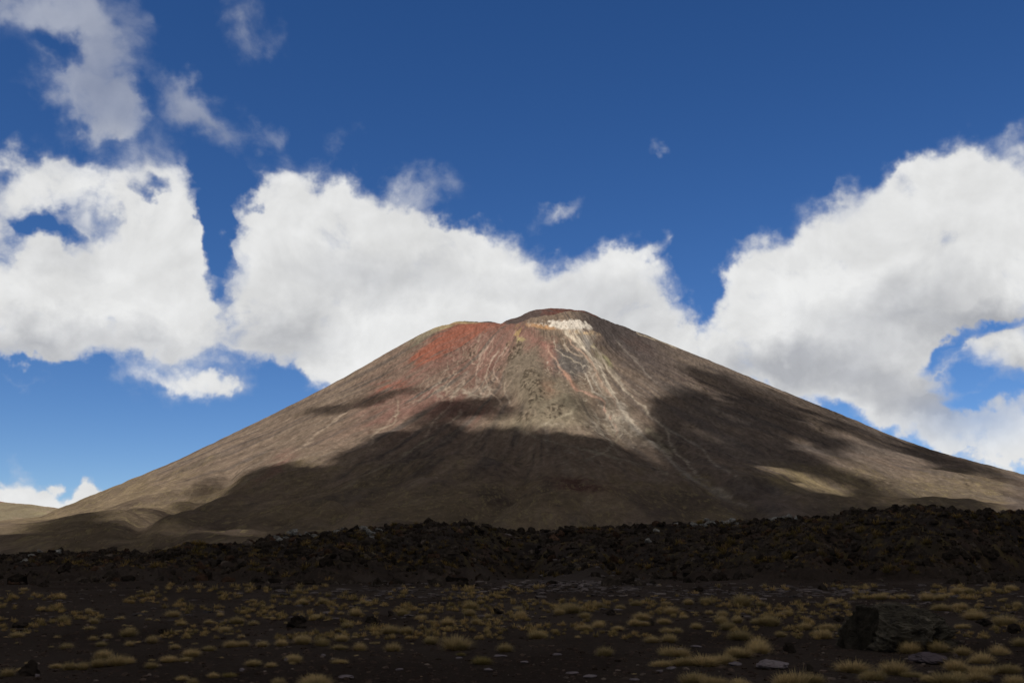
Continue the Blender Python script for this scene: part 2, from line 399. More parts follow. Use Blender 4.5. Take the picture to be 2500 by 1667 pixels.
def mountain_height(x, y, detail=True):
    h = cone(x, y)
    s = spur_height(x, y)
    k = 14.0                                       # soft maximum of cone and spurs
    e = np.clip(0.5 + 0.5 * (s - h) / k, 0, 1)
    h = h * (1 - e) + s * e + k * e * (1 - e)
    dx, dy = x - CX, y - CY
    r = np.hypot(dx, dy); th = np.arctan2(dx, -dy)
    # inner cone behind the rim
    mnd = np.hypot((x - (CX - 25)) / 1.25, y - (CY + 40))
    top = 628 - 2.5 * (mnd / 40) ** 2 - 3 * np.clip((x - CX) / 100, -1, 1) * 1.2
    top = np.where(mnd < 60, top, 628 - 5.6 - (mnd - 60) * 0.42)
    h = np.where(r < 260, np.maximum(h, top), h)
    if detail:
        u, v = project(x, y, h)
        for pts, w, dep in CARVE:
            dd, al = line_dist(u, v, pts, w * 3)
            h = h - dep * np.exp(-(dd / w) ** 2) * np.minimum(1, 6 * al + .2) * (dd < w * 3)
        for pts, w, dep in RAISE:
            dd, al = line_dist(u, v, pts, w * 3)
            h = h + dep * np.exp(-(dd / w) ** 2) * np.sin(np.clip(al, 0.02, .98) * math.pi) ** .5 * (dd < w * 3)
        grow = sstep(230, 900, r)
        h = h + grow * 7.0 * fbm(th * 9, r / 420, 11, 4) + sstep(700, 1500, r) * 9 * fbm(x / 210, y / 210, 12, 4)
        h = h + sstep(210, 420, r) * (1.7 * fbm(th * 42, r / 240, 13, 4) + 0.8 * fbm(x / 34, y / 34, 14, 4))
        h = h + 0.35 * fbm(x / 8, y / 8, 15, 3) - sstep(520, 1000, r) * 3.2 * (ridged(th * 55 + .6 * fbm(x / 90, y / 90, 19, 3), r / 260, 17, 4) - .45) + sstep(600, 1100, r) * 2.2 * fbm(x / 45, y / 45, 20, 4)
        h = h + (r < 260) * 1.5 * fbm(x / 18, y / 18, 16, 4)
        for (cx, cy, rx, ry, rot) in OUTCROPS:
            m = ell(u, v, cx, cy, rx * 1.3, ry * 1.3, rot, 0.6)
            h = h + m * 1.6 * (ridged(x / 8, r / 26, 18, 4) - 0.35) * (m > 0)
    return h - sstep(520, 330, y) * 45 - sstep(2300, 2700, np.hypot(x - CX, y - CY)) * 30

# azimuth fan around the summit: finest where the mountain faces the plain
def spaced(knots):
    return np.concatenate([np.linspace(a, b, n, endpoint=False) for a, b, n in knots] + [[knots[-1][1]]])
TH = np.radians(spaced([(-180, -115, 60), (-115, -50, 260), (-50, 55, 640), (55, 115, 240), (115, 180, 60)]))
RR = spaced([(0.5, 180, 50), (180, 700, 330), (700, 1300, 210), (1300, 2650, 130)])
TT, QQ = np.meshgrid(TH, RR)
MX, MY = CX + QQ * np.sin(TT), CY - QQ * np.cos(TT)
MZ = mountain_height(MX, MY)
MU, MV = project(MX, MY, MZ)

# the silhouette against the sky, as surveyed: bring each bearing's skyline to it with one smooth scale factor
SKYLINE = np.array([(-400, 1420), (-100, 1270), (130, 1168), (250, 1120), (400, 1058), (500, 1010), (600, 962), (700, 912), (780, 870), (850, 830), (920, 790), (980, 758), (1030, 742), (1060, 737),
                    (1110, 739), (1165, 738), (1185, 729), (1205, 717), (1240, 709), (1270, 708), (1300, 709), (1345, 713), (1380, 728), (1410, 740), (1470, 762), (1540, 790), (1650, 834), (1750, 876), (1850, 917), (1950, 957), (2050, 1000), (2150, 1035), (2250, 1062),
                    (2352, 1088), (2600, 1150), (2900, 1235)]) * 2500 / 2352.0
cols = np.arange(100, 2601, 10.0)
def skyline(U, V):
    best = np.full(len(cols), 9999.0)
    b = np.round((U - cols[0]) / 10).astype(int)
    ok = (b >= 0) & (b < len(cols)) & (MY > 900)
    np.minimum.at(best, b[ok], V[ok])
    return best
for _ in range(3):
    sil = skyline(MU, MV)
    want = np.interp(cols, SKYLINE[:, 0], SKYLINE[:, 1])
    cur = np.array([EYE + ray_dir(u, s)[2] / ray_dir(u, s)[1] for u, s in zip(cols, sil)]) - EYE
    tar = np.array([EYE + ray_dir(u, s)[2] / ray_dir(u, s)[1] for u, s in zip(cols, want)]) - EYE
    ratio = np.convolve(np.pad(tar / cur, 3, mode='edge'), np.ones(7) / 7, 'valid')
    MZ = np.where(MZ > 0, MZ * (1 + (np.interp(MU, cols, ratio) - 1) * sstep(0, 60, MZ)), MZ)
    MU, MV = project(MX, MY, MZ)

# ---------------------------------------------------------------- what the slopes are made of (albedo, fixed to the rock)
U, V = MU, MV
MR, MTH = QQ, TT
wu = U + 14 * fbm(MTH * 20, MR / 90, 31, 4) + 5 * fbm(MX / 12, MY / 12, 32, 3)
wv = V + 12 * fbm(MTH * 26, MR / 60, 33, 4) + 4 * fbm(MX / 12, MY / 12, 34, 3)
col = np.empty(U.shape + (3,)); col[:] = (0.146, 0.112, 0.088)
def lay(c, amount):
    a = np.clip(amount, 0, 1)[..., None]
    col[:] = col * (1 - a) + np.array(c) * a
streak = fbm(MTH * 70, MR / 300, 41, 5)                   # long downslope scree streaks
streak2 = fbm(MTH * 210, MR / 160, 42, 4)
blot = fbm(MX / 90, MY / 90, 43, 5)
lay((0.178, 0.138, 0.106), sstep(0.0, 0.7, streak) * .8)
lay((0.088, 0.074, 0.068), sstep(-0.1, -0.8, streak) * .8)
lay((0.19, 0.16, 0.13), sstep(0.25, 0.8, streak2) * .45)
lay((0.080, 0.068, 0.062), sstep(-0.25, -0.8, streak2) * .5)
# right flank: greyer, darker bands of scoria
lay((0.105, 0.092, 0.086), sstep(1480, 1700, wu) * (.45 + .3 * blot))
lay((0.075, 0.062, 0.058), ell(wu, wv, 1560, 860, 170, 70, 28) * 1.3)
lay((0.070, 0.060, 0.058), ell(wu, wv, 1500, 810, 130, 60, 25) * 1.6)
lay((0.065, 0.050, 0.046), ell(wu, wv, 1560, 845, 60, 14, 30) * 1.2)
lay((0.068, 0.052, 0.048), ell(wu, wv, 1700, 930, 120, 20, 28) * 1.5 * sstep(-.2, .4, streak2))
# olive plants on the lower slopes
veg = sstep(1110, 1200, wv + 30 * blot) * sstep(1250, 1160, np.abs(wu - 1250)) + 0
veg = np.clip(veg * (0.75 + 0.5 * fbm(MX / 50, MR / 140, 44, 4)), 0, 1)
veg = np.clip(veg * sstep(1.0, .2, ell(wu, wv, 1850, 1200, 280, 60, 30) * 1.6), 0, 1)
lay((0.140, 0.110, 0.068), veg * .55)
lay((0.165, 0.130, 0.075), (veg > .2) * sstep(0.1, 0.8, fbm(MX / 9, MR / 60, 45, 5)) * .35)
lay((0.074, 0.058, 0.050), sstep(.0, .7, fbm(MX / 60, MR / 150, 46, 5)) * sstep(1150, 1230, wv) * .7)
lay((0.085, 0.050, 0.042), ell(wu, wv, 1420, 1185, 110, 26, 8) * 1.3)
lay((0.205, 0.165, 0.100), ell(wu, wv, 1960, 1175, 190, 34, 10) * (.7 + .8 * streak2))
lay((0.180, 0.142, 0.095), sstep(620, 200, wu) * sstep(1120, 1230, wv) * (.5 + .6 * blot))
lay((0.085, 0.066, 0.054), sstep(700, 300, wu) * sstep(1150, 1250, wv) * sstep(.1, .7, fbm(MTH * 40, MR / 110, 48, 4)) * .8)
# red oxidised scree
red = ell(wu, wv, 1165, 800, 130, 42, -12) * 1.9 + ell(wu, wv, 1080, 850, 100, 40, -33) * 1.6 + ell(wu, wv, 1230, 835, 90, 70, -45) * 1.2 + ell(wu, wv, 1310, 850, 110, 34, 42) * 1.7 + ell(wu, wv, 1180, 880, 100, 80, 0) * .7
red = red + ell(wu, wv, 1010, 985, 190, 34, -8) * 1.1 + ell(wu, wv, 960, 945, 90, 14, -12) * 1.1 + ell(wu, wv, 900, 1030, 160, 34, -20) * .5 + ell(wu, wv, 690, 1120, 60, 22, -35) * .8 + ell(wu, wv, 1130, 1010, 120, 40, 0) * .8
red = red + ell(wu, wv, 640, 1165, 90, 12, -28) * .5 + ell(wu, wv, 1050, 900, 130, 60, -20) * .3
redn = np.clip(red * (0.78 + .55 * streak + .35 * streak2), 0, 1)
redn = np.clip(redn + .65 * np.clip(ell(wu, wv, 1080, 930, 260, 170, -25) * 1.6, 0, 1) * (.5 + .8 * streak), 0, 1)
lay((0.168, 0.098, 0.082), redn * .9)
hot = ell(wu, wv, 1100, 830, 120, 34, -28) * 2.2 + ell(wu, wv, 1160, 800, 100, 26, -8) * 1.3 + ell(wu, wv, 1045, 866, 60, 22, -35) * 1.2 + ell(wu, wv, 965, 944, 50, 9, -10) * .9
lay((0.232, 0.088, 0.060), np.clip(hot * (0.75 + .8 * streak2 + .3 * streak), 0, .9))
lay((0.23, 0.125, 0.105), ell(wu, wv, 1330, 860, 70, 40, 45) * 1.1)
# grey tongue in the middle
lay((0.150, 0.124, 0.097), ell(wu, wv, 1285, 905, 66, 86, -5) * 1.8)
lay((0.175, 0.150, 0.112), ell(wu, wv, 1350, 985, 130, 70, 20) * 1.6)
lay((0.200, 0.168, 0.122), ell(wu, wv, 1300, 1030, 150, 26, 0) * 1.2)
lay((0.190, 0.130, 0.095), ell(wu, wv, 1335, 950, 40, 26, 40) * 1.1)
lay((0.100, 0.090, 0.084), ell(wu, wv, 1395, 885, 60, 46, 45) * 1.8)
# rims and mineral stains
lay((0.27, 0.215, 0.13), ell(wu, V, 1085, 795, 60, 10, -22) * 1.5); lay((0.27, 0.21, 0.12), ell(wu, V, 1130, 786, 60, 6, 0) * 1.6)
lay((0.20, 0.18, 0.13), ell(wu, V, 1030, 822, 60, 7, -33) * 1.3)
lay((0.085, 0.078, 0.075), ell(U, V, 1190, 784, 90, 5, 0) * 1.6)
lay((0.34, 0.21, 0.12), ell(wu, V, 1325, 797, 50, 8, 8) * 1.7); lay((0.30, 0.22, 0.10), ell(wu, wv, 1258, 812, 8, 20, 0) * .9); lay((0.30, 0.25, 0.13), ell(wu, wv, 1262, 835, 20, 12, 0) * 1.3)
lay((0.33, 0.28, 0.13), ell(wu, wv, 1447, 848, 10, 12, 0) * 1.3); lay((0.20, 0.19, 0.11), ell(wu, wv, 1470, 880, 14, 40, -35) * .9)
ww = fbm(MX / 8, MR / 13, 47, 4)
white = ell(wu, V + 3 * ww, 1398, 794, 58, 15, 4) * 3.0 * sstep(1462, 1440, wu) + ell(wu, V, 1375, 797, 34, 9, 0) * 1.5 + ell(wu, wv, 1325, 795, 40, 4, 3) * .6
lay((0.27, 0.20, 0.15), ell(wu, wv, 1405, 812, 70, 26, 14) * 1.2)
lay((0.36, 0.31, 0.25), ell(wu, wv, 1405, 815, 50, 22, 15) * 1.6 * (.6 + .5 * streak2))
lay((0.56, 0.52, 0.46), np.clip(white * (.75 + .9 * ww), 0, 1))
lay((0.44, 0.33, 0.21), ell(wu, V, 1420, 812, 46, 9, 5) * 1.5 * (ww > -.1))
lay((0.20, 0.185, 0.165), ell(wu, wv, 1425, 832, 30, 30, 10) * 1.3)
# debris flows
FLOWS = [   # survey polyline, half width px, strength, colour
    (Z1([(1080, 270), (1130, 350), (1230, 410), (1290, 460), (1340, 540), (1390, 610), (1440, 720), (1480, 810), (1520, 890), (1580, 960), (1640, 1020), (1690, 1070)]), 3.8, 1.0, (.42, .37, .30)),
    (Z1([(1150, 300), (1230, 380), (1300, 470), (1350, 560), (1400, 620), (1420, 700), (1470, 790), (1500, 860)]), 1.9, .9, (.42, .37, .30)),
    (Z1([(1130, 370), (1160, 400), (1260, 480), (1320, 560), (1360, 640), (1390, 700), (1440, 770), (1480, 850), (1500, 900)]), 2.4, .9, (.30, .22, .17)),
    (Z1([(1490, 820), (1520, 860), (1500, 880)]), 10.0, .9, (.40, .36, .30)),
    (Z1([(990, 370), (1000, 450), (1050, 530), (1090, 600), (1140, 680), (1200, 740), (1290, 770), (1370, 800), (1410, 830), (1400, 880), (1430, 940), (1470, 1000), (1490, 1050), (1460, 1080)]), 2.2, .9, (.30, .20, .155)),
    (Z1([(1090, 600), (1160, 700), (1220, 750)]), 4.0, .6, (.26, .15, .11)),
    (Z1([(1010, 360), (1050, 440), (1110, 490), (1170, 520), (1240, 560), (1260, 600), (1290, 660), (1310, 740)]), 1.5, .8, (.27, .235, .19)),
    (Z1([(1100, 400), (1130, 430), (1180, 480), (1250, 500)]), 1.6, .8, (.29, .24, .19)),
    (Z1([(1090, 360), (1120, 440), (1150, 470)]), 1.6, .7, (.30, .26, .21)),
    (Z1([(1270, 555), (1250, 600), (1300, 680), (1320, 750), (1390, 790), (1430, 830)]), 2.0, .8, (.29, .26, .22)),
    (Z1([(1340, 600), (1330, 660), (1370, 720), (1380, 770)]), 1.6, .6, (.27, .24, .2)),
    (Z1([(1280, 350), (1330, 440), (1390, 540), (1430, 600), (1500, 680), (1560, 760), (1620, 820), (1680, 860), (1720, 920), (1790, 970), (1850, 1040), (1880, 1120), (1920, 1200), (1990, 1260), (2060, 1350), (2150, 1420), (2352, 1540), (2600, 1640)]), 2.2, .75, (.27, .235, .19)),
    (Z1([(1260, 340), (1290, 420), (1300, 470)]), 5.0, .5, (.26, .24, .22)),
    (Z1([(1500, 900), (1560, 960), (1640, 1040), (1760, 1130), (1840, 1190), (1900, 1280), (2000, 1360), (2200, 1480), (2500, 1620)]), 5.5, .55, (.22, .20, .175)),
    (Z1([(1800, 980), (1900, 1050), (2000, 1100), (2090, 1160), (2130, 1210), (2200, 1280), (2300, 1340), (2450, 1440)]), 2.0, .6, (.21, .185, .155)),
    (Z1([(1700, 1010), (1780, 1080), (1850, 1180), (1900, 1210)]), 7.0, .5, (.25, .22, .16)),
    (Z1([(1420, 860), (1410, 960), (1440, 1020), (1500, 1070), (1450, 1140), (1400, 1190), (1220, 1250)]), 2.0, .7, (.25, .22, .17)),
    (Z1([(1460, 900), (1450, 980), (1480, 1030)]), 2.0, .7, (.30, .27, .22)), (Z1([(1500, 920), (1540, 990), (1530, 1050), (1500, 1090)]), 2.0, .7, (.30, .27, .22)),
    (Z1([(1540, 930), (1600, 1010), (1590, 1060)]), 2.0, .6, (.30, .27, .22)), (Z1([(1380, 970), (1430, 1040), (1470, 1080)]), 2.4, .6, (.28, .24, .18)),
    (Z1([(1330, 940), (1360, 970), (1330, 1020), (1250, 1070), (1210, 1120)]), 2.2, .5, (.24, .20, .15)),
    (Z1([(790, 1030), (880, 1070), (1000, 1110), (1200, 1150), (1400, 1200), (1600, 1260), (1800, 1310), (1900, 1370)]), 1.6, .55, (.20, .18, .14)),
    (Z1([(870, 1040), (950, 990), (1050, 950), (1150, 900), (1210, 840), (1190, 790)]), 2.4, .55, (.25, .22, .165)),
    (Z1([(1110, 760), (1140, 810), (1120, 850)]), 3.0, .35, (.25, .22, .165)),
    (Z1([(590, 400), (520, 480), (490, 560), (470, 640), (470, 700), (510, 770), (560, 790)]), 2.0, .7, (.25, .19, .155)),
    (Z1([(650, 430), (600, 520), (560, 600), (530, 660), (560, 720), (590, 770), (640, 820), (690, 880)]), 2.0, .8, (.27, .21, .17)),
    (Z1([(700, 420), (650, 500), (610, 590), (610, 640), (660, 700)]), 1.8, .75, (.25, .195, .16)), (Z1([(680, 680), (700, 740), (710, 790), (750, 850)]), 2.0, .65, (.24, .20, .16)),
    (Z1([(760, 300), (720, 380), (700, 450), (660, 520)]), 1.4, .5, (.26, .18, .15)), (Z1([(620, 340), (580, 400), (540, 470), (520, 540), (480, 600)]), 1.4, .5, (.25, .17, .14)),
    (Z1([(390, 650), (370, 720), (300, 790), (290, 850), (200, 930), (160, 990), (130, 1050), (80, 1100)]), 2.0, .75, (.26, .205, .16)),
    (Z1([(420, 600), (360, 700), (330, 770), (280, 800)]), 4.5, .4, (.22, .185, .155)), (Z1([(500, 650), (470, 720), (430, 780), (500, 800)]), 4.0, .4, (.22, .185, .155)), (Z1([(240, 700), (200, 770), (240, 800)]), 4.0, .35, (.22, .185, .155)),
    (Z1([(380, 870), (330, 930), (300, 980)]), 1.5, .6, (.26, .215, .165)), (Z1([(200, 950), (195, 1030), (230, 1010)]), 1.5, .5, (.26, .215, .165)), (Z1([(200, 1060), (100, 1110), (40, 1150), (0, 1180), (-80, 1210)]), 1.7, .55, (.23, .20, .14)),
    (Z1([(260, 580), (210, 680), (150, 760), (90, 800), (0, 850), (-60, 880)]), 1.5, .5, (.25, .20, .165)),
    (Z2([(1390, 220), (1400, 280), (1370, 350), (1360, 390), (1250, 440), (1200, 490), (1210, 510), (1150, 590)]), 1.6, .75, (.27, .22, .17)),
    (Z2([(1390, 280), (1350, 340), (1280, 420), (1180, 450)]), 1.2, .5, (.26, .21, .165)),
    (Z2([(1090, 260), (960, 350), (900, 400), (810, 460), (780, 500), (690, 570), (640, 600), (540, 650)]), 1.7, .7, (.26, .21, .165)),
    (Z2([(1600, 180), (1530, 230), (1440, 250)]), 1.3, .6, (.25, .2, .16)), (Z2([(1250, 200), (1150, 330), (1040, 400)]), 1.0, .35, (.24, .2, .16)),
    (Z2([(1570, 520), (1480, 580), (1400, 640), (1270, 710), (1100, 800), (900, 900)]), 1.7, .45, (.22, .19, .14)),
    (Z2([(1850, 300), (1790, 370), (1720, 410)]), 1.4, .5, (.24, .2, .16)),
    (Z2([(640, 620), (500, 680), (400, 730), (250, 830), (150, 880)]), 2.5, .4, (.24, .2, .15)),
    (Z1([(1480, 370), (1540, 460), (1620, 530), (1700, 620), (1800, 700)]), 2.6, .4, (.18, .16, .14)), (Z1([(1420, 560), (1500, 650), (1540, 720), (1600, 790)]), 2.0, .5, (.20, .18, .15)),
    (Z1([(1620, 320), (1680, 350), (1800, 390), (1950, 450)]), 2.0, .6, (.30, .26, .2)),
]
fu = U + 2.2 * fbm(MX / 8, MR / 26, 51, 3) + 4 * fbm(MX / 30, MR / 90, 52, 2)
fv = V + 1.8 * fbm(MX / 8, MR / 26, 53, 3)
BELT = Z1([(1200, 330), (1260, 430), (1330, 560), (1390, 680), (1450, 800), (1510, 900), (1560, 980), (1630, 1060)])
dd, al = line_dist(fu, fv, BELT, 40)
lay((0.36, 0.315, 0.255), np.exp(-(dd / (12 + 14 * al)) ** 2) * (dd < 39) * (.30 + 1.0 * sstep(.45, .85, ridged(MX / 9 + streak, MR / 60, 58, 4))) * .95)
for pts, w, a, c in FLOWS:
    dd, al = line_dist(fu, fv, pts, w * 4 + 4)
    wl = w * 1.25 * (0.85 + .5 * np.clip(fbm(MR / 25, MTH * 30, 54, 3), -1, 1))
    body = np.exp(-(dd / wl) ** 2) * (dd < w * 4 + 3.9) * np.clip(np.minimum(al * 14, (1 - al) * 8), 0, 1)
    lay(np.array(c) * 1.15, body * min(1, a * 1.3) * (0.9 + .3 * streak2))
thr = ridged(MTH * 34 + .5 * fbm(MX / 40, MY / 40, 59, 3), MR / 130 + .8 * fbm(MX / 60, MY / 60, 60, 3), 61, 4, .6)
zone = np.clip(ell(wu, wv, 1130, 920, 190, 110, -20) * 2 + ell(wu, wv, 1420, 930, 110, 110, 30) * 1.6 + ell(wu, wv, 960, 1010, 200, 70, -25) * .9, 0, 1)
lay((0.235, 0.190, 0.150), sstep(.80, .95, thr) * zone * .85)
apron = ell(wu, wv, 1490, 1035, 70, 50, 30) * 1.3 + ell(wu, wv, 1350, 1040, 110, 22, 0) * .4 + ell(wu, wv, 1170, 955, 60, 20, 10) * .9 + ell(wu, wv, 1100, 950, 60, 20, 10) * .8
lay((0.33, 0.29, 0.235), np.clip(apron * (.25 + 1.1 * sstep(.45, .85, ridged(MX / 16, MR / 40, 55, 4))), 0, .8))
def threads(s1, s2, seed, w=.045):
    n = fbm(MX / s1, MR / s2, seed, 3)
    return sstep(w, w * .35, np.abs(n)) + .6 * sstep(w, w * .35, np.abs(n - .38))
tz = np.clip(ell(wu, wv, 1480, 1025, 95, 62, 20) * 2.2 + ell(wu, wv, 1440, 930, 60, 80, -25) * 1.2, 0, 1)
lay((0.36, 0.32, 0.26), threads(26, 80, 64) * tz * .8)
tz = np.clip(ell(wu, wv, 1130, 920, 170, 90, -15) * 1.8 + ell(wu, wv, 1180, 880, 60, 80, 0), 0, 1)
lay((0.27, 0.215, 0.17), threads(30, 130, 65, .05) * tz * .75)
tz = np.clip(ell(wu, wv, 1370, 900, 60, 80, -30) * 1.8, 0, 1)
lay((0.28, 0.245, 0.20), threads(24, 80, 66) * tz * .7)
tz = np.clip(ell(wu, wv, 1400, 1110, 320, 60, 12) * 1.3, 0, 1)
lay((0.20, 0.175, 0.14), threads(70, 200, 67, .02) * tz * .6)
# rock outcrops
rock = np.zeros(U.shape)
for (cx, cy, rx, ry, rot) in OUTCROPS:
    rock = np.maximum(rock, ell(wu, wv, cx, cy, rx, ry, rot, .7))
rk = fbm(MX / 3.6, MR / 13, 56, 4)
lay((0.062, 0.050, 0.038), sstep(.1, .5, rock) * sstep(-.05, .5, rk) * .9)
lay((0.175, 0.140, 0.105), sstep(.15, .5, rock) * sstep(0.0, -.6, rk) * .6)
# inner cone
mn = (MR < 235) * sstep(0, 4, MZ - 597 - 0)
inner = np.clip(sstep(0, 5, MZ - cone(MX, MY) - 4) * (MR < 240), 0, 1)
lay((0.070, 0.056, 0.053), inner)
lay((0.105, 0.046, 0.037), inner * np.clip(ell(wu, wv, 1400, 772, 90, 20, 6) * 1.8 + sstep(760, 753, V) * .5 + .25 * blot, 0, 1) * .9)
col *= (1 + 0.20 * fbm(MX / 4, MR / 13, 57, 2) + .10 * fbm(MX / 16, MR / 55, 62, 5) + .08 * fbm(MX / 70, MR / 190, 63, 3))[..., None]
col = np.clip(col * np.array([.84, .815, .79]), 0.01, .7)

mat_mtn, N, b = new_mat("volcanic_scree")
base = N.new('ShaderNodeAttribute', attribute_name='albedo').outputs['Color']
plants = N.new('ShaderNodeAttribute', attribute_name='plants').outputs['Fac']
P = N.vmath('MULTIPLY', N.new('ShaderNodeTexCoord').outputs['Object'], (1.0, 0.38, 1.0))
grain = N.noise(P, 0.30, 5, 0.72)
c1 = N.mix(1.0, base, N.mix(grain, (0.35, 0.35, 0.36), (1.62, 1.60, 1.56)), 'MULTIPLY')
P3 = N.vmath('MULTIPLY', N.new('ShaderNodeTexCoord').outputs['Object'], (1.0, 0.17, 0.6))
tuft = N.math('MULTIPLY', N.ramp(N.noise(P3, 0.22, 4, 0.7), 0.52, 0.62), plants)
c1 = N.mix(N.math('MULTIPLY', tuft, 0.6), c1, (0.20, 0.158, 0.085))
stone = N.ramp(N.noise(P, 0.11, 6, 0.75), 0.665, 0.72)
c1 = N.mix(N.math('MULTIPLY', stone, 0.5), c1, (0.33, 0.26, 0.20))
pit = N.ramp(N.noise(P, 0.09, 6, 0.72), 0.36, 0.30)
c1 = N.mix(N.math('MULTIPLY', pit, 0.6), c1, (0.05, 0.042, 0.038))
N.put(b.inputs['Base Color'], c1)
bmp = N.new('ShaderNodeBump'); bmp.inputs['Strength'].default_value = 0.9; bmp.inputs['Distance'].default_value = 1.9
N.put(bmp.inputs['Height'], N.math('ADD', N.noise(P, 0.13, 7, 0.68), N.math('MULTIPLY', tuft, .35)))
N.put(b.inputs['Normal'], bmp.outputs[0])
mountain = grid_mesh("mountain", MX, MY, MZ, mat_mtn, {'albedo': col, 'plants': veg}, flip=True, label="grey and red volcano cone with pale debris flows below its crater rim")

# ================================================================ hill beyond the saddle, far left
def hill_height(x, y):
    cr = np.interp(x, [-4200, -3000, -2200, -1800, -1480, -1300, -1050, -800], [520, 430, 300, 240, 202, 184, 150, 100])
    dd = y - (2800 + 60 * fbm(x / 300, x * 0, 81, 2))
    return cr - np.where(dd < 0, -dd * 0.125 + 0 * dd, dd * 0.4) + 6 * fbm(x / 160, y / 160, 82, 4) * sstep(0, -150, dd) + 1.2 * fbm(x / 20, y / 20, 83, 4)
HX, HY = np.meshgrid(np.linspace(-4000, -700, 420), np.r_[np.linspace(1200, 2700, 240), np.linspace(2706, 2900, 50), np.linspace(2930, 3600, 20)])
HZ = hill_height(HX, HY)
hc = np.empty(HX.shape + (3,)); hc[:] = (0.185, 0.155, 0.105)
n1 = fbm(HX / 60, HY / 260, 84, 5); n2 = fbm(HX / 16, HY / 90, 85, 4)
def layh(c, a):
    a = np.clip(a, 0, 1)[..., None]; hc[:] = hc * (1 - a) + np.array(c) * a
layh((0.24, 0.205, 0.125), sstep(0, .7, n1) * .8); layh((0.12, 0.095, 0.072), sstep(.1, .8, n2) * .7); layh((0.27, 0.20, 0.15), sstep(.3, .9, fbm(HX / 60, HY / 60, 86, 4)) * .6)
layh((0.24, 0.10, 0.075), sstep(-40, -6, HY - 2800) * .5)
hill = grid_mesh("hill", HX, HY, HZ, mat_mtn, {'albedo': hc, 'plants': np.full(HX.shape, .8)}, label="tan grassy hillside beyond the saddle at the far left")

# ================================================================ plain and the lava flow front
CREST = np.array([(-700, 1365), (0, 1360), (200, 1356), (350, 1355), (430, 1339), (560, 1332), (650, 1322), (740, 1307), (830, 1297), (930, 1289), (1060, 1282), (1200, 1288), (1350, 1295), (1500, 1291), (1640, 1288),
                  (1750, 1280), (1850, 1277), (1960, 1267), (2040, 1263), (2130, 1252), (2200, 1243), (2280, 1240), (2350, 1247), (2430, 1252), (2500, 1250), (3200, 1235)], float)
FOOT = np.array([(-700, 1437), (0, 1437), (300, 1432), (600, 1436), (900, 1434), (1150, 1426), (1300, 1424), (1700, 1430), (2000, 1436), (2300, 1430), (2500, 1426), (3200, 1426)], float)
def bearing_u(x, y):
    return 1250 + FPX * x / (np.maximum(y, 1) * math.cos(PITCH))
def ground_height(x, y, detail=True):
    u = np.clip(bearing_u(x, y), -700, 3200)
    wob = vnoise(u / 260.0, u * 0, 61)
    a, b_, c = ray_dir(u, np.interp(u, CREST[:, 0], CREST[:, 1]))
    yc = 170 + 60 * wob
    zc = EYE + yc * c / b_
    a, b_, c = ray_dir(u, np.interp(u, FOOT[:, 0], FOOT[:, 1]))
    yb = -EYE * b_ / c * (0.95 + 0.30 * (vnoise(u / 90, u * 0 + 3, 62) - .5)) + 9 * fbm(x / 9, y / 9, 69, 3) + 12 * fbm(x / 32, y / 32, 72, 2) - 6
    t = np.clip((y - yb) / (yc - yb), 0, 1)
    z = zc * (t * t * (3 - 2 * t) * .35 + .65 * t ** 1.45)
    z = np.where(y > yc, zc - 0.035 * (y - yc), z)
    plain = 0.85 * sstep(35, 115, y) * (1 - t) + 0.10 * fbm(x / 14, y / 14, 63, 3) + 0.035 * fbm(x / 2.2, y / 2.2, 64, 3)
    z = z + plain * sstep(3, 14, y + np.abs(x) * .3)
    # shallow gravel hollow at the foot of the flow
    hol = np.exp(-(((u - 1330) / 170) ** 2)) * np.exp(-(((y - (yb + 14)) / 22) ** 2))
    z = z - 1.2 * hol
    if detail:
        k = sstep(0.0, .10, t) * (1 - .85 * np.clip(hol * 1.3, 0, 1))
        z = z + k * (1.2 * (ridged(x / 16, y / 16, 65, 3) - .5) + .95 * (ridged(x / 4.2, y / 4.2, 66, 4, .65) - .45))
        z = z + k * (0.7 * (ridged(x / 1.9, y / 1.9, 67, 3, .6) - .4) + .35 * np.abs(fbm(x / .8, y / .8, 70, 2)))
        z = z + .012 * fbm(x / .35, y / .35, 68, 2)
    return z
gu = spaced([(-2600, -100, 130), (-100, 2600, 960), (2600, 5100, 130)])
gy = np.r_[3.0 * (80 / 3.0) ** np.linspace(0, 1, 300, endpoint=False), np.linspace(80, 235, 520, endpoint=False), np.linspace(235, 420, 60)]
GU, GY = np.meshgrid(gu, gy)
GX = (GU - 1250) * GY * math.cos(PITCH) / FPX
GZ = ground_height(GX, GY)
gt = sstep(0.8, 3.2, ground_height(GX, GY, False) + 1.0 * fbm(GX / 6, GY / 6, 96, 5))       # 0 on the plain, 1 on the lava
gc = np.empty(GX.shape + (3,)); gc[:] = (0.043, 0.0335, 0.0275)
def layg(c, a):
    a = np.clip(a, 0, 1)[..., None]; gc[:] = gc * (1 - a) + np.array(c) * a
n1 = fbm(GX / 5, GY / 9, 91, 5)
layg((0.056, 0.0445, 0.037), sstep(0, .8, n1) * .8 * (1 - gt)); layg((0.029, 0.022, 0.018), sstep(0, -.8, n1) * .7 * (1 - gt))
layg((0.035, 0.029, 0.026), gt)
layg((0.058, 0.040, 0.031), gt * sstep(0.0, .6, fbm(GX / 9, GY / 9, 92, 4)) * .7)
layg((0.056, 0.043, 0.022), gt * sstep(0.15, .6, fbm(GX / 2, GY / 2, 93, 5)) * .45)
layg((0.080, 0.062, 0.028), gt * sstep(0.35, .7, fbm(GX / 1.5, GY / 1.5, 94, 4)) * .8)
layg((0.018, 0.015, 0.014), gt * sstep(0.2, .7, fbm(GX / 3, GY / 3, 95, 4)) * .8)
gu_ = bearing_u(GX, GY)
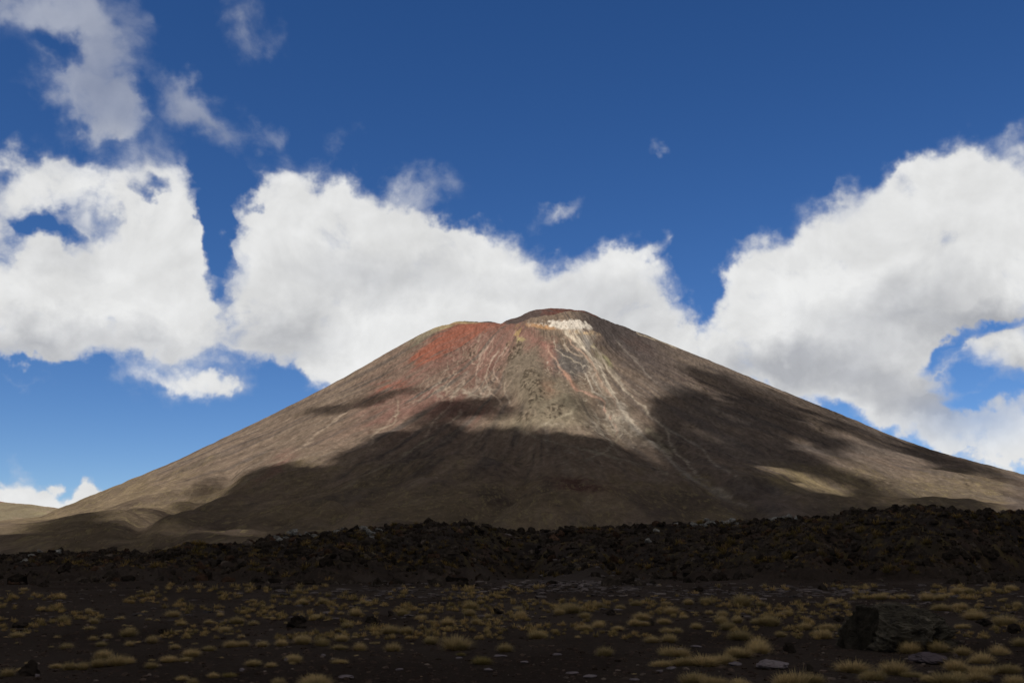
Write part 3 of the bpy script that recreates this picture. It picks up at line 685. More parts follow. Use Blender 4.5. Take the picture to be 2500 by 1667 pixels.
layg((0.062, 0.052, 0.047), np.exp(-(((gu_ - 1370) / 150) ** 2)) * np.exp(-(((GY - 125) / 26) ** 2)) * .9)
mat_gnd, N, b = new_mat("ash_and_gravel")
base = N.new('ShaderNodeAttribute', attribute_name='albedo').outputs['Color']
P = N.new('ShaderNodeTexCoord').outputs['Object']
grain = N.noise(P, 9, 6, 0.75)
c1 = N.mix(1.0, base, N.mix(grain, (0.35, 0.35, 0.35), (1.6, 1.57, 1.55)), 'MULTIPLY')
peb = N.ramp(N.noise(P, 16, 3, 0.6), 0.66, 0.72)
c1 = N.mix(N.math('MULTIPLY', peb, .7), c1, (0.15, 0.125, 0.11))
rust = N.ramp(N.noise(P, 2.3, 5, 0.7), 0.56, 0.72)
c1 = N.mix(N.math('MULTIPLY', rust, .5), c1, (0.085, 0.050, 0.036))
N.put(b.inputs['Base Color'], c1)
bmp = N.new('ShaderNodeBump'); bmp.inputs['Strength'].default_value = 0.9; bmp.inputs['Distance'].default_value = 0.06
N.put(bmp.inputs['Height'], N.noise(P, 7, 7, 0.7)); N.put(b.inputs['Normal'], bmp.outputs[0])
ground = grid_mesh("ground", GX, GY, GZ, mat_gnd, {'albedo': gc}, label="dark ash and gravel plain rising to a rough black lava flow")
# the land all around, out to the horizon
far = spaced([(-30000, -4000, 6), (-4000, 4000, 60), (4000, 30000, 6)])
FX, FY = np.meshgrid(far, far)
near = np.hypot(FX, FY - 200)
FZ = -3.0 + 6 * fbm(FX / 900, FY / 900, 97, 3) * sstep(500, 1500, near) - 22 * sstep(1200, 2500, near)
terrain = grid_mesh("terrain", FX, FY, FZ, mat_gnd, {'albedo': np.broadcast_to((0.07, 0.058, 0.042), FX.shape + (3,)).copy()}, label="dark volcanic desert reaching to the horizon")

# ================================================================ the cloud overhead, whose shadow lies on the plain and the lower slopes
S = 8.0
rx, ry = np.arange(-2700, 2700, S), np.arange(-400, 3400, S)
RX, RY = np.meshgrid(rx, ry)
RZ = np.maximum(mountain_height(RX, RY, False), np.where(RX < -700, hill_height(RX, np.maximum(RY, 1200)), -99))
RZ = np.where(RY < 430, np.maximum(RZ, ground_height(RX, RY, False)), RZ)
# same skyline factor as the mountain mesh
ru, rv = project(RX, RY, RZ)
RZ = np.where((RZ > 0) & (RY > 500), RZ * (1 + (np.interp(ru, cols, ratio) - 1)), RZ)
def land(x, y):
    fx, fy = np.clip((x - rx[0]) / S, 0, len(rx) - 1.001), np.clip((y - ry[0]) / S, 0, len(ry) - 1.001)
    i, j = fx.astype(int), fy.astype(int); fx -= i; fy -= j
    return (RZ[j, i] * (1 - fx) + RZ[j, i + 1] * fx) * (1 - fy) + (RZ[j + 1, i] * (1 - fx) + RZ[j + 1, i + 1] * fx) * fy

EDGE = np.array([(-600, 1410), (0, 1333), (85, 1312), (170, 1290), (235, 1276), (290, 1284), (330, 1302), (375, 1303), (425, 1272), (480, 1238), (525, 1212), (560, 1184), (595, 1158), (640, 1143), (690, 1139), (750, 1147), (790, 1142), (800, 1128), (850, 1103), (910, 1079), (957, 1058), (1020, 1047),
                 (1063, 1030), (1110, 1020), (1160, 1042), (1230, 1045), (1290, 1048), (1370, 1068), (1425, 1074), (1490, 1068), (1550, 1066), (1590, 1060), (1570, 1030), (1585, 1000), (1600, 975), (1660, 968), (1720, 975), (1760, 962), (1830, 968),
                 (1900, 985), (1980, 1020), (2060, 1055), (2200, 1120), (2300, 1190), (2500, 1235), (3200, 1300)], float)
SH_ADD = [   # cx cy rx ry rot weight
    (870, 975, 190, 17, -14, .8), (1010, 948, 60, 10, -10, .5),
    (1150, 990, 120, 34, -12, .9), (1080, 1010, 110, 30, -14, .8), (1220, 1010, 80, 26, 5, .75), (1220, 962, 50, 16, 0, .35), (1440, 1010, 70, 20, 15, .45), (1500, 985, 50, 26, 10, .5),
    (1540, 1080, 120, 60, 30, .8), (1640, 1010, 90, 60, 10, 1.0),
    (1740, 915, 130, 32, 22, .9), (1860, 945, 160, 24, 24, .75), (1990, 1000, 140, 28, 24, 1.0), (2120, 1050, 90, 20, 22, .8), (1830, 990, 160, 60, 24, 1.0),
    (1800, 1040, 240, 90, 26, 1.3), (1950, 1090, 160, 40, 24, .9), (2270, 1095, 160, 26, 21, 1.1), (2400, 1130, 120, 18, 20, .8), (2080, 1100, 70, 20, 24, .6),
    (430, 1205, 50, 16, -20, .6), (470, 1190, 80, 24, -30, .7), (250, 1262, 40, 10, -8, .5), (300, 1272, 50, 12, -15, .5), (560, 1165, 60, 20, -30, .5), (425, 1250, 40, 22, -15, .9), (350, 1249, 30, 12, 0, .7), (285, 1254, 40, 14, 0, .7), (620, 1150, 50, 14, -20, .5),
    (2150, 1190, 260, 26, 14, 1.1), (2320, 1225, 180, 24, 14, 1.2), (1850, 1180, 160, 50, 20, .8), (2040, 1200, 130, 30, 10, .8),
]
SH_SUB = [
    (640, 1120, 160, 22, -18, .8), (330, 1225, 120, 26, -18, .8), (480, 1228, 60, 12, -25, .5),
    (1950, 1160, 130, 15, 12, .85), (1895, 1150, 80, 15, 14, .6), (2010, 1176, 90, 11, 8, .6), (2060, 1130, 200, 20, 22, .9), (2220, 1150, 220, 42, 20, 1.5), (2370, 1190, 200, 42, 20, 1.7), (2480, 1215, 140, 34, 18, 1.4), (2160, 1115, 120, 18, 22, .5),
    (1700, 935, 120, 10, 26, .6), (1960, 975, 150, 12, 25, .5), (1780, 1010, 90, 9, 28, .28), (2060, 1060, 130, 10, 25, .5), (2340, 1150, 160, 12, 20, .6), (1720, 1060, 80, 14, 25, .2),
    (1500, 1050, 90, 30, 20, .55), (1600, 1090, 60, 24, 40, .45), (1330, 1030, 160, 26, 2, .5),
    (520, 1322, 170, 14, -6, .55), (440, 1305, 60, 10, -10, .3), (2200, 1222, 60, 10, 8, .25),
]
def shadow(u, v, x, y):
    su = u + 26 * fbm(x / 110, y / 110, 101, 5) + 5 * fbm(x / 28, y / 28, 103, 3)
    sv = v + 12 * fbm(x / 130 + 9, y / 130, 102, 5) + 3 * fbm(x / 28, y / 28, 104, 3)
    s = sstep(-13, 9, sv - np.interp(su, EDGE[:, 0], EDGE[:, 1]))
    for (cx, cy, rx_, ry_, rot, w) in SH_ADD:
        s = s + (1 - s) * np.clip(sstep(0, .55, ell(su, sv, cx, cy, rx_, ry_, rot)) * w, 0, 1)
    for (cx, cy, rx_, ry_, rot, w) in SH_SUB:
        s = s * (1 - np.clip(sstep(0, .6, ell(su, sv, cx, cy, rx_, ry_, rot)) * w, 0, 1))
    s = np.where(u < -600, 1, s)
    s = np.where((y > 1500) & (x < -700) & (hillmask(x, y)), 0.0, s)
    s = np.where(y < 560, 1.0, s)
    # far side of the volcano, never seen from here
    s = np.where((y > 2650) & (np.abs(x) < 2900), 0.0, s)
    s = np.where((x > 2800) | (x < -2900), sstep(1700, 1300, y), s)
    return np.clip(s, 0, 1)
def hillmask(x, y):
    return hill_height(x, np.maximum(y, 1200)) > mountain_height(x, y, False) - 2
ALT = 1900.0
cs = 9.0
cx_ = np.r_[np.arange(-9000, -3600, 180), np.arange(-3600, 1700, cs), np.arange(1700, 8000, 180)]  # coarse outer reach is added, out of view, to block skylight
cy_ = np.r_[np.arange(-8000, -1750, 180), np.arange(-1750, 2000, cs)]
KX, KY = np.meshgrid(cx_, cy_)
hitx, hity = KX.copy(), KY.copy()
steps = np.arange(-30, ALT - 0, 10.0)[::-1]                    # heights, from the cloud down to the land
done = np.zeros(KX.shape, bool)
for h in steps:
    t = (ALT - h) / SUN[2]
    px, py = KX - SUN[0] * t, KY - SUN[1] * t
    under = (~done) & (land(px, py) >= h)
    hitx = np.where(under, px, hitx); hity = np.where(under, py, hity)
    done |= under
t = ALT / SUN[2]
hitx = np.where(done, hitx, KX - SUN[0] * t); hity = np.where(done, hity, KY - SUN[1] * t)
hz = land(hitx, hity)
hu, hv = project(hitx, np.maximum(hity, 5), hz)
dens = shadow(hu, hv, hitx, hity)
border = np.minimum(np.minimum(KX - cx_[0], cx_[-1] - KX), np.minimum(KY - cy_[0], cy_[-1] - KY))
dens = dens * sstep(0, 400, border + 60 * fbm(KX / 150, KY / 150, 105, 4))
mat_cloud = bpy.data.materials.new("cloud_vapour"); mat_cloud.use_nodes = True
mat_cloud.node_tree.nodes.clear(); N = Nodes(mat_cloud.node_tree)
dn = N.new('ShaderNodeAttribute', attribute_name='vapour').outputs['Fac']
df = N.new('ShaderNodeBsdfDiffuse'); df.inputs[0].default_value = (.95, .95, .95, 1)
tl = N.new('ShaderNodeBsdfTranslucent'); tl.inputs[0].default_value = (.93, .94, .96, 1)
tp = N.new('ShaderNodeBsdfTransparent')
m1 = N.new('ShaderNodeMixShader'); m1.inputs[0].default_value = CLOUD_TRANSLUCENCY = 0.35
N.put(m1.inputs[1], df.outputs[0]); N.put(m1.inputs[2], tl.outputs[0])
m2 = N.new('ShaderNodeMixShader'); N.put(m2.inputs[0], dn); N.put(m2.inputs[1], tp.outputs[0]); N.put(m2.inputs[2], m1.outputs[0])
o_ = N.new('ShaderNodeOutputMaterial'); N.put(o_.inputs[0], m2.outputs[0])
# two skins, 70 m apart along the sunlight where the cloud is dense, meeting at its thin edges
q = np.clip(1 - np.sqrt(1 - np.minimum(dens, .9985)), 0, 1)
thick = 70 * np.clip(dens, 0, 1) ** .7 * (0.8 + .3 * fbm(KX / 90, KY / 90, 106, 4))
keep = dens > 0.01
face_keep = keep[:-1, :-1] | keep[:-1, 1:] | keep[1:, 1:] | keep[1:, :-1]
ii = np.arange(KX.size).reshape(KX.shape)
quads = np.stack([ii[:-1, :-1], ii[:-1, 1:], ii[1:, 1:], ii[1:, :-1]], -1)[face_keep]
low = np.stack([KX, KY, np.full(KX.shape, ALT)], -1).reshape(-1, 3)
topv = low + np.outer(thick.ravel(), SUN)
used = np.unique(quads); remap = np.zeros(KX.size, int); remap[used] = np.arange(len(used))
co = np.concatenate([low[used], topv[used]])
fq = remap[quads]
fc = np.concatenate([fq[:, ::-1], fq + len(used)])
cloud = raw_mesh("cloud", co, fc, mat_cloud, smooth=True)
at = cloud.data.attributes.new('vapour', 'FLOAT', 'POINT')
at.data.foreach_set('value', np.tile(q.ravel()[used], 2).astype(np.float32))
cloud['kind'] = 'stuff'; cloud['label'] = "unseen cloud overhead shading the plain and lower slopes, widened to cut skylight"

# ================================================================ rocks
def icosphere(n):
    import bmesh
    bm = bmesh.new(); bmesh.ops.create_icosphere(bm, subdivisions=n, radius=1.0)
    co = np.array([v.co[:] for v in bm.verts]); f = np.array([[v.index for v in p.verts] for p in bm.faces]); bm.free()
    return co, f
ICO = {n: icosphere(n) for n in (1, 2, 3, 4, 6)}
rng = np.random.default_rng(11)

def n3(p, s, seed, oct_=3):
    return (fbm(p[:, 0] * s + p[:, 2] * s * .7, p[:, 1] * s - p[:, 2] * s * .5, seed, oct_) + fbm(p[:, 2] * s + 5, (p[:, 0] - p[:, 1]) * s, seed + 9, oct_)) * .6

def rock_shape(n, seed, flat=1.0, rough=.35, cuts=5, size=(1, 1, 1)):
    """an angular lump: a sphere cut by random planes, then roughened"""
    co, f = ICO[n]; co = co.copy(); r = np.random.default_rng(seed)
    for _ in range(cuts):
        d_ = r.normal(size=3); d_[2] = abs(d_[2]) * .8; d_ /= np.linalg.norm(d_); k = r.uniform(.45, .8)
        over = np.maximum(co @ d_ - k, 0); co = co - np.outer(over, d_) * .92
    rad = 1 + rough * n3(co, 1.3, seed, 4) + rough * .4 * n3(co, 4.0, seed + 3, 3)
    co = co * rad[:, None] * np.array(size) * np.array([1, 1, flat])
    return co, f

def rock_material(name, c_dark, c_mid, c_light, scale, lichen=0.0, bump=.08, rough=.95):
    m, N, b = new_mat(name, rough)
    P = N.new('ShaderNodeTexCoord').outputs['Object']
    t = N.new('ShaderNodeAttribute', attribute_name='tint').outputs['Color']
    n = N.noise(P, scale, 7, .68)
    c = N.mix(N.ramp(n, .35, .5), c_dark, c_mid); c = N.mix(N.ramp(n, .52, .72), c, c_light)
    if lichen: c = N.mix(N.math('MULTIPLY', N.ramp(N.noise(P, scale * .7, 5, .6, .4), .52, .62), lichen), c, (0.30, .285, .27))
    c = N.mix(1.0, c, t, 'MULTIPLY')
    N.put(b.inputs['Base Color'], c)
    bp = N.new('ShaderNodeBump'); bp.inputs['Strength'].default_value = 1.0; bp.inputs['Distance'].default_value = bump
    N.put(bp.inputs['Height'], N.noise(P, scale * 1.7, 7, .7)); N.put(b.inputs['Normal'], bp.outputs[0])
    return m
mat_lava = rock_material("black_lava", (.013, .010, .008), (.032, .025, .020), (.075, .058, .045), 2.2)
mat_boulder = rock_material("boulder_basalt", (.024, .021, .018), (.058, .050, .038), (.115, .098, .074), 2.6, bump=.05)
mat_pale = rock_material("pale_rock", (.10, .088, .086), (.165, .145, .145), (.23, .205, .205), 5.0, bump=.03)
mat_lichen = rock_material("lichen_rock", (.06, .055, .05), (.20, .19, .17), (.40, .385, .355), 1.3, lichen=.6)

def scatter_rocks(name, pts, sizes, mat, tints, label, shapes, n=1, flat=(.5, .9), sink=.25):
    """one mass of uncountable stones"""
    allc, allf, allt = [], [], []; off = 0
    for i, (p, s) in enumerate(zip(pts, sizes)):
        co, f = shapes[i % len(shapes)]
        a = rng.uniform(0, 6.283); ca, sa = math.cos(a), math.sin(a)
        fl = rng.uniform(*flat); st = rng.uniform(.75, 1.3)
        c = np.stack([(co[:, 0] * st * ca - co[:, 1] * sa), (co[:, 0] * st * sa + co[:, 1] * ca), co[:, 2] * fl], -1) * s
        c[:, 2] += s * fl * (1 - 2 * sink) * .6
        allc.append(c + p); allf.append(f + off); off += len(co)
        allt.append(np.broadcast_to(tints[i], co.shape))
    o = raw_mesh(name, np.concatenate(allc), np.concatenate(allf), mat, colour=np.concatenate(allt))
    o['kind'] = 'stuff'; o['label'] = label
    return o

small_shapes = [rock_shape(1, 100 + k, rough=.5, cuts=4) for k in range(14)]
mid_shapes = [rock_shape(2, 130 + k, rough=.5, cuts=6) for k in range(14)]

def at_ground(u, v):
    """where the ray through survey pixel (u, v) meets the ground"""
    a, b_, c = ray_dir(u, v)
    c = np.minimum(c, -1e-3)
    y = np.minimum(-EYE * b_ / c, 300.0)
    for _ in range(9):
        z = ground_height(np.atleast_1d(a / b_ * y), np.atleast_1d(y), False)
        if np.ndim(y) == 0: z = float(z[0])
        y = np.clip(.5 * y + .5 * (z - EYE) * b_ / c, 6.0, 300.0)
    return a / b_ * y, y
def gz(x, y): return float(ground_height(np.array([x]), np.array([y]))[0])

# rubble over the lava flow front
N_R = 38000
u_ = rng.uniform(-400, 2900, N_R * 4); t_ = rng.uniform(75, 240, N_R * 4)
x_ = (u_ - 1250) * t_ * math.cos(PITCH) / FPX
hh = ground_height(x_, t_, False)
prob = sstep(.7, 2.6, hh + 1.0 * fbm(x_ / 6, t_ / 6, 96, 5)) * (t_ / 260) * (.45 + .55 * (vnoise(x_ / 9, t_ / 9, 120)))
sel = rng.random(len(u_)) < prob
x_, t_ = x_[sel][:N_R], t_[sel][:N_R]
z_ = ground_height(x_, t_)
sz = .11 + .85 * rng.random(len(x_)) ** 7 + .16 * rng.random(len(x_)) * t_ / 200
tn = np.clip(rng.normal(1, .28, (len(x_), 1)) * np.where(rng.random((len(x_), 1)) < .12, [[1.6, 1.2, 1.0]], [[1, 1, 1]]) * np.where(rng.random((len(x_), 1)) < .05, 2.6, 1), .4, 3)
scatter_rocks("lava_rubble", np.stack([x_, t_, z_], -1), sz, mat_lava, tn, "rubble of black and rust brown lava blocks covering the flow front", small_shapes + mid_shapes[:4])

# loose stones on the plain
M_S = 16000
yy = 9 * (105 / 9.0) ** rng.random(M_S) ; uu = rng.uniform(-300, 2800, M_S)
xx = (uu - 1250) * yy * math.cos(PITCH) / FPX
zz = ground_height(xx, yy)
ss = (.012 + .05 * rng.random(M_S) ** 3) * (1 + yy / 60)
pale = (rng.random(M_S) < .05 + .25 * (vnoise(xx / 7, yy / 12, 121) > .68))[:, None]
tn = np.where(pale, np.array([[2.9, 2.75, 2.65]]), np.array([[1.15, 1.0, .92]])) * np.clip(rng.normal(1, .25, (M_S, 1)), .4, 1.8)
mat_stone = rock_material("loose_stone", (.030, .024, .020), (.052, .042, .036), (.085, .070, .060), 9, bump=.02)
scatter_rocks("loose_stones", np.stack([xx, yy, zz], -1), ss, mat_stone, tn, "scatter of small dark and grey stones on the ash plain", small_shapes, flat=(.3, .7))

# pale slabs lying flat: far ones as one spread, the larger ones below as things
K = 900
reg = rng.random(K)
uu = np.where(reg < .40, rng.normal(1420, 100, K), np.where(reg < .55, rng.normal(1010, 130, K), np.where(reg < .8, rng.normal(1950, 230, K), rng.uniform(-100, 2600, K))))
vv = np.where(reg < .40, rng.normal(1424, 14, K), np.where(reg < .55, rng.normal(1446, 14, K), np.where(reg < .8, rng.normal(1446, 9, K), rng.uniform(1440, 1520, K))))
px_, py_ = at_ground(uu, np.maximum(vv, 1414))
pts = np.stack([px_, py_, ground_height(px_, py_) + .01], -1); ss = (.0022 + .0035 * rng.random(K)) * pts[:, 1]
scatter_rocks("pale_slabs", pts, ss, mat_pale, np.clip(rng.normal(.60, .18, (K, 1)) * np.array([[1.05, .98, .92]]), .3, 1.3), "field of small pale grey slabs at the foot of the lava flow", small_shapes, flat=(.12, .3), sink=.1)

def put_rock(name, u, v, w, h, shape, mat, label, cat, group=None, tint=(1, 1, 1), rot=None, depth=1.0, sink=.12):
    """a rock whose base is at survey pixel (u, v), w x h pixels large"""
    x, y = at_ground(u, v)
    sc = y / FPX * math.cos(PITCH)
    co, f = shape
    co = co.copy(); ext = co.max(0) - co.min(0)
    W_, H_ = w * sc, h * sc
    co = co / ext * np.array([W_, W_ * depth, H_ * (1 + sink)])
    co[:, 2] -= co[:, 2].min()
    y2 = y + W_ * depth * .5
    x2 = x * y2 / y
    me = raw_mesh(name, co, f, mat, colour=np.broadcast_to(tint, co.shape), link=False)
    o = bpy.data.objects.new(name, me); COL.objects.link(o)
    o.location = (x2, y2, gz(x2, y) - H_ * sink)
    if rot is not None: o.rotation_euler = (0, 0, rot)
    o['label'] = label; o['category'] = cat
    if group: o['group'] = group
    return o

# the big boulder on the right: a slabbed lump with a flat, dark left face and a lobe leaning down on its right
co, f = ICO[6]; co = co.copy()
sgn = lambda a, p: np.sign(a) * np.abs(a) ** p
co = sgn(co, .72)
X_, Y_, Z_ = co[:, 0].copy(), co[:, 1].copy(), co[:, 2].copy()
topline = np.interp(X_, [-1, -.85, -.55, -.3, 0, .3, .6, .85, 1], [.30, .62, .98, 1.0, .97, .92, .90, .80, .55])
Z_ = np.where(Z_ > 0, Z_ * topline, Z_ * .25)
d_ = np.maximum(-X_ * .93 - Y_ * .16 + Z_ * .33 - .70, 0)        # the flat left face, leaning inwards
X_ += d_ * .93; Y_ += d_ * .16; Z_ -= d_ * .22
notch = np.exp(-(((X_ - .60 - .22 * (Z_ - .2)) / .075) ** 2)) * sstep(.55, .15, Z_) * (Y_ < .1)
Y_ = Y_ + notch * .55
lobe = np.exp(-(((X_ - .80) / .14) ** 2)) * sstep(.25, .7, Z_) * (Y_ < 0)
Y_ -= lobe * .16
B = np.stack([X_, Y_, Z_], -1)
rad = np.linalg.norm(B, axis=1, keepdims=True) + 1e-6
strata = np.sin((B[:, 2] * 15 + B[:, 0] * 4.5) + 2.5 * n3(B, 2.0, 301)) * sstep(.55, .1, B[:, 2])
crack = ridged(B[:, 0] * 3.2 + B[:, 2] * 1.5, B[:, 2] * 3.2 - B[:, 1] * 2, 305, 4)
rel = .085 * n3(B, 2.2, 302, 4) + .10 * np.abs(n3(B, 4.5, 307, 3)) + .055 * n3(B, 8, 303, 4) + .06 * n3(B, 20, 304, 3) + .05 * strata - .13 * sstep(.74, .92, crack)
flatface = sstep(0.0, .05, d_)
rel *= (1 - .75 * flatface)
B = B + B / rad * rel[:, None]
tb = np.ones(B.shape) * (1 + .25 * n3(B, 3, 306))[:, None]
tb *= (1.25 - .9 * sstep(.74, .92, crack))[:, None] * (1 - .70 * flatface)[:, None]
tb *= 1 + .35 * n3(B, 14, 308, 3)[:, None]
BU, BV, BW, BH = 2182, 1592, 294, 114
x, y = at_ground(BU, BV); sc = y / FPX * math.cos(PITCH)
B = B / (B.max(0) - B.min(0)) * np.array([BW * sc, BW * sc * .62, BH * sc * 1.14]); B[:, 2] -= B[:, 2].min()
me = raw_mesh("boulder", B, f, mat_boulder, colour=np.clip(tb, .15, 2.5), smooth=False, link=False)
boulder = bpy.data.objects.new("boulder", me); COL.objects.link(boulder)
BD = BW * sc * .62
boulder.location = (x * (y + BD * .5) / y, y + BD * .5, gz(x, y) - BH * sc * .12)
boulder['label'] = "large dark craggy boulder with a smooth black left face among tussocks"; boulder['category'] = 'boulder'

def slab_shape(seed, n=3, ridgef=9):
    co, f = rock_shape(n, seed, rough=.22, cuts=3)
    co[:, 2] += .10 * np.sin(co[:, 0] * ridgef + co[:, 1] * 5 + 2 * n3(co, 1.5, seed)) * (co[:, 2] > 0)
    return co, f
put_rock("pale_rock", 1886, 1634, 80, 20, slab_shape(401, 4, 14), mat_pale, "long ribbed pale rock left of the boulder's foot, dark hollow under it", 'rock', rot=.15, tint=(1.15, 1.1, 1.12))
put_rock("pale_rock", 2272, 1622, 96, 26, slab_shape(402, 4, 16), mat_pale, "ribbed mauve grey rock between tussocks in front of the boulder", 'rock', rot=.5, tint=(.62, .56, .60))
for (u, v, w, h, sd_, lab) in [
    (1794, 1624, 34, 9, 411, "flat pale slab just below the long tussock mat, bottom right"), (1637, 1634, 24, 7, 412, "flat pale slab under the middle of the long tussock mat"),
    (1612, 1640, 18, 5, 413, "small pale sliver left of the slab under the tussock mat"), (1437, 1656, 34, 8, 414, "ragged pale slab at the bottom edge, centre right"),
    (1397, 1646, 34, 5, 415, "long thin pale slab beside the ragged slab at the bottom"), (1360, 1600, 22, 6, 416, "pale slab on bare ash below the lone round tussock"),
    (1550, 1662, 26, 6, 417, "pale slab at the bottom edge left of the wide front tussock"), (843, 1657, 40, 8, 418, "broken pale slab at the bottom edge, left of centre"),
    (974, 1636, 20, 5, 419, "small pale slab on ash above the bottom edge, left of centre"), (1193, 1637, 22, 7, 420, "small pale slab at the bottom, just left of the picture's middle"),
    (1220, 1605, 34, 5, 421, "thin pale slab right of the two dark olive tussocks"), (1282, 1619, 22, 5, 422, "thin pale sliver between centre tussocks and bottom edge"),
    (1361, 1600, 24, 6, 423, "grey slab near the pale slab on bare ash"), (1120, 1608, 18, 5, 424, "grey sliver left of the dark olive tussock mound"),
    (700, 1614, 14, 8, 425, "round grey stone on ash in the lower left"), (790, 1603, 12, 7, 426, "little pale stone between two round tussocks, lower left"),
    (590, 1638, 14, 8, 427, "angular grey stone near the bottom, left"), (90, 1652, 12, 8, 428, "white stone beside the black rock at the lower left corner"),
    (1700, 1580, 30, 6, 429, "thin pale slab above the long tussock mat"), (1660, 1588, 22, 5, 430, "second thin slab left above the long tussock mat")]:
    put_rock("pale_slab", u, v, w, h, slab_shape(sd_, 2, 7), mat_pale, lab, 'slab', 'pale slabs lying on the ash', tint=(1.0, .95, .97), rot=rng.uniform(-.2, .2))
for (u, v, w, h, sd_, lab) in [
    (68, 1650, 52, 36, 441, "black jagged rock in the lower left corner, tussock above it"), (728, 1533, 50, 30, 442, "black clump of rock in the plain left of centre, tussocks before it"),
    (953, 1505, 16, 15, 443, "small dark upright rock right of the black clump"), (905, 1520, 30, 18, 444, "low dark rock between the black clump and the upright rock"),
    (1931, 1594, 30, 26, 445, "dark knobbly rock between the long tussock mat and the boulder"), (1978, 1640, 16, 18, 446, "dark pointed rock below the boulder's left end"),
    (2405, 1530, 40, 20, 447, "dark low rock right of the boulder among tussocks"), (2478, 1546, 40, 24, 448, "dark rock at the right edge behind tussocks"),
    (2048, 1518, 26, 14, 449, "dark rock left of the boulder's top"), (1748, 1520, 20, 16, 450, "dark rock between two tussocks left of the boulder"),
    (1492, 1502, 26, 14, 451, "dark rock beside the tussock row in the middle distance"), (1590, 1525, 12, 12, 452, "tiny dark rock at the end of a tussock row, centre right"),
    (1705, 1444, 24, 16, 453, "black rock at the foot of the lava flow, right of the hollow"), (1165, 1430, 12, 8, 454, "small black rock at the gravel hollow's left rim"),
    (1130, 1432, 12, 8, 455, "small black rock left of the gravel hollow"), (1215, 1498, 30, 14, 456, "dark flat rock beside centre tussocks"),
    (50, 1532, 40, 14, 457, "dark low rock on the far left of the plain"), (400, 1545, 26, 12, 458, "dark low rock among small tussocks, left")]:
    put_rock("dark_rock", u, v, w, h, rock_shape(3, sd_, rough=.6, cuts=6), mat_lava, lab, 'rock', 'dark rocks on the plain', tint=(1, 1, 1.02), rot=rng.uniform(-.5, .5))

# blocks standing on the flow: crest and slope
def on_flow(u, v):
    """first point of the flow seen at survey pixel (u, v), searched from near to far"""
    a, b_, c = ray_dir(u, v)
    ys = np.arange(60, 300, .5); xs = a / b_ * ys; zs = EYE + c / b_ * ys
    hit = np.where(ground_height(xs, ys, False) >= zs)[0]
    if len(hit) == 0:
        uu_ = np.full(ys.shape, 1.0) * xs; g = ground_height(xs, ys, False); k = np.argmax((g - EYE) / ys); return xs[k], ys[k]
    return xs[hit[0]], ys[hit[0]]
blocks = []
for k in range(95):
    u = rng.uniform(-20, 2520); v = np.interp(u, CREST[:, 0], CREST[:, 1]) + (rng.uniform(-3, 6) if k < 60 else rng.uniform(8, 90))
    blocks.append((u, v, rng.uniform(12, 26), 0))
blocks += [(845, 1340, 44, 2), (870, 1352, 40, 2), (1150, 1352, 26, 2), (1095, 1350, 26, 2), (1040, 1330, 22, 2), (975, 1287, 20, 2), (1020, 1290, 24, 2), (1270, 1297, 24, 2), (2340, 1362, 40, 2), (2375, 1352, 30, 2),
           (2350, 1258, 18, 2), (2390, 1258, 16, 2), (2195, 1254, 18, 2), (2165, 1258, 18, 2), (2090, 1262, 24, 2), (2130, 1258, 22, 2), (385, 1360, 20, 2), (250, 1360, 18, 2)]
for (u, v) in [(735, 1318), (760, 1314), (790, 1308), (815, 1304), (826, 1300), (858, 1297), (880, 1296), (893, 1296), (925, 1298), (940, 1300), (900, 1318), (905, 1326), (660, 1332), (672, 1330), (695, 1326), (712, 1322),
               (78, 1366), (96, 1364), (140, 1365), (155, 1366), (60, 1372), (30, 1384), (1730, 1286), (1745, 1287), (1775, 1288), (1795, 1290), (1690, 1296), (1700, 1298), (1880, 1273), (1900, 1270), (1930, 1268), (1950, 1266), (1580, 1333), (1600, 1308), (1655, 1295), (748, 1313), (770, 1311), (800, 1303), (838, 1299), (868, 1295), (820, 1312), (918, 1312), (684, 1336), (726, 1326), (110, 1370), (88, 1378), (1738, 1292), (1785, 1284), (1762, 1281), (1715, 1300), (1890, 1280), (1915, 1275), (1942, 1272)]:
    blocks.append((u + rng.uniform(-4, 4), v - 3, rng.uniform(9, 20), 1))
proto_dark = [raw_mesh("lava_block", *rock_shape(3, 500 + k, rough=.62, cuts=7), mat_lava, colour=np.ones((len(ICO[3][0]), 3)), link=False) for k in range(7)]
proto_pale = [raw_mesh("pale_block", *rock_shape(3, 520 + k, rough=.6, cuts=6), mat_lichen, colour=np.full((len(ICO[3][0]), 3), 1.0), link=False) for k in range(5)]
def side(u): return ['at the far left', 'left of the picture', 'left of centre', 'at centre', 'right of centre', 'right of the picture', 'at the far right'][int(np.clip(u / 2500 * 7, 0, 6))]
for i, (u, v, w, kind) in enumerate(blocks):
    x, y = on_flow(u, v); s = w * y / FPX * .5
    pale_ = kind == 1
    me = (proto_pale if pale_ else proto_dark)[i % (5 if pale_ else 7)]
    o = bpy.data.objects.new("pale_block" if pale_ else "lava_block", me); COL.objects.link(o)
    z0 = gz(x, y)
    o.location = (x, y, z0 + s * (.15 if kind == 0 else .25 if kind == 2 else .8)); o.scale = (s * rng.uniform(.9, 1.3), s, s * (.7 if pale_ else rng.uniform(.6, .9))); o.rotation_euler = (rng.uniform(-.3, .3), rng.uniform(-.3, .3), rng.uniform(0, 6.28))
    oncrest = v < np.interp(u, CREST[:, 0], CREST[:, 1]) + 14
    place = "on the crest of the lava flow" if oncrest else "on the slope of the lava flow"
    o['label'] = ("lichen whitened block " if pale_ else ("big black lava block " if kind == 2 else "dark lava block ")) + place + " " + side(u)
    o['category'] = 'rock'; o['group'] = o['label'].replace('block', 'blocks')

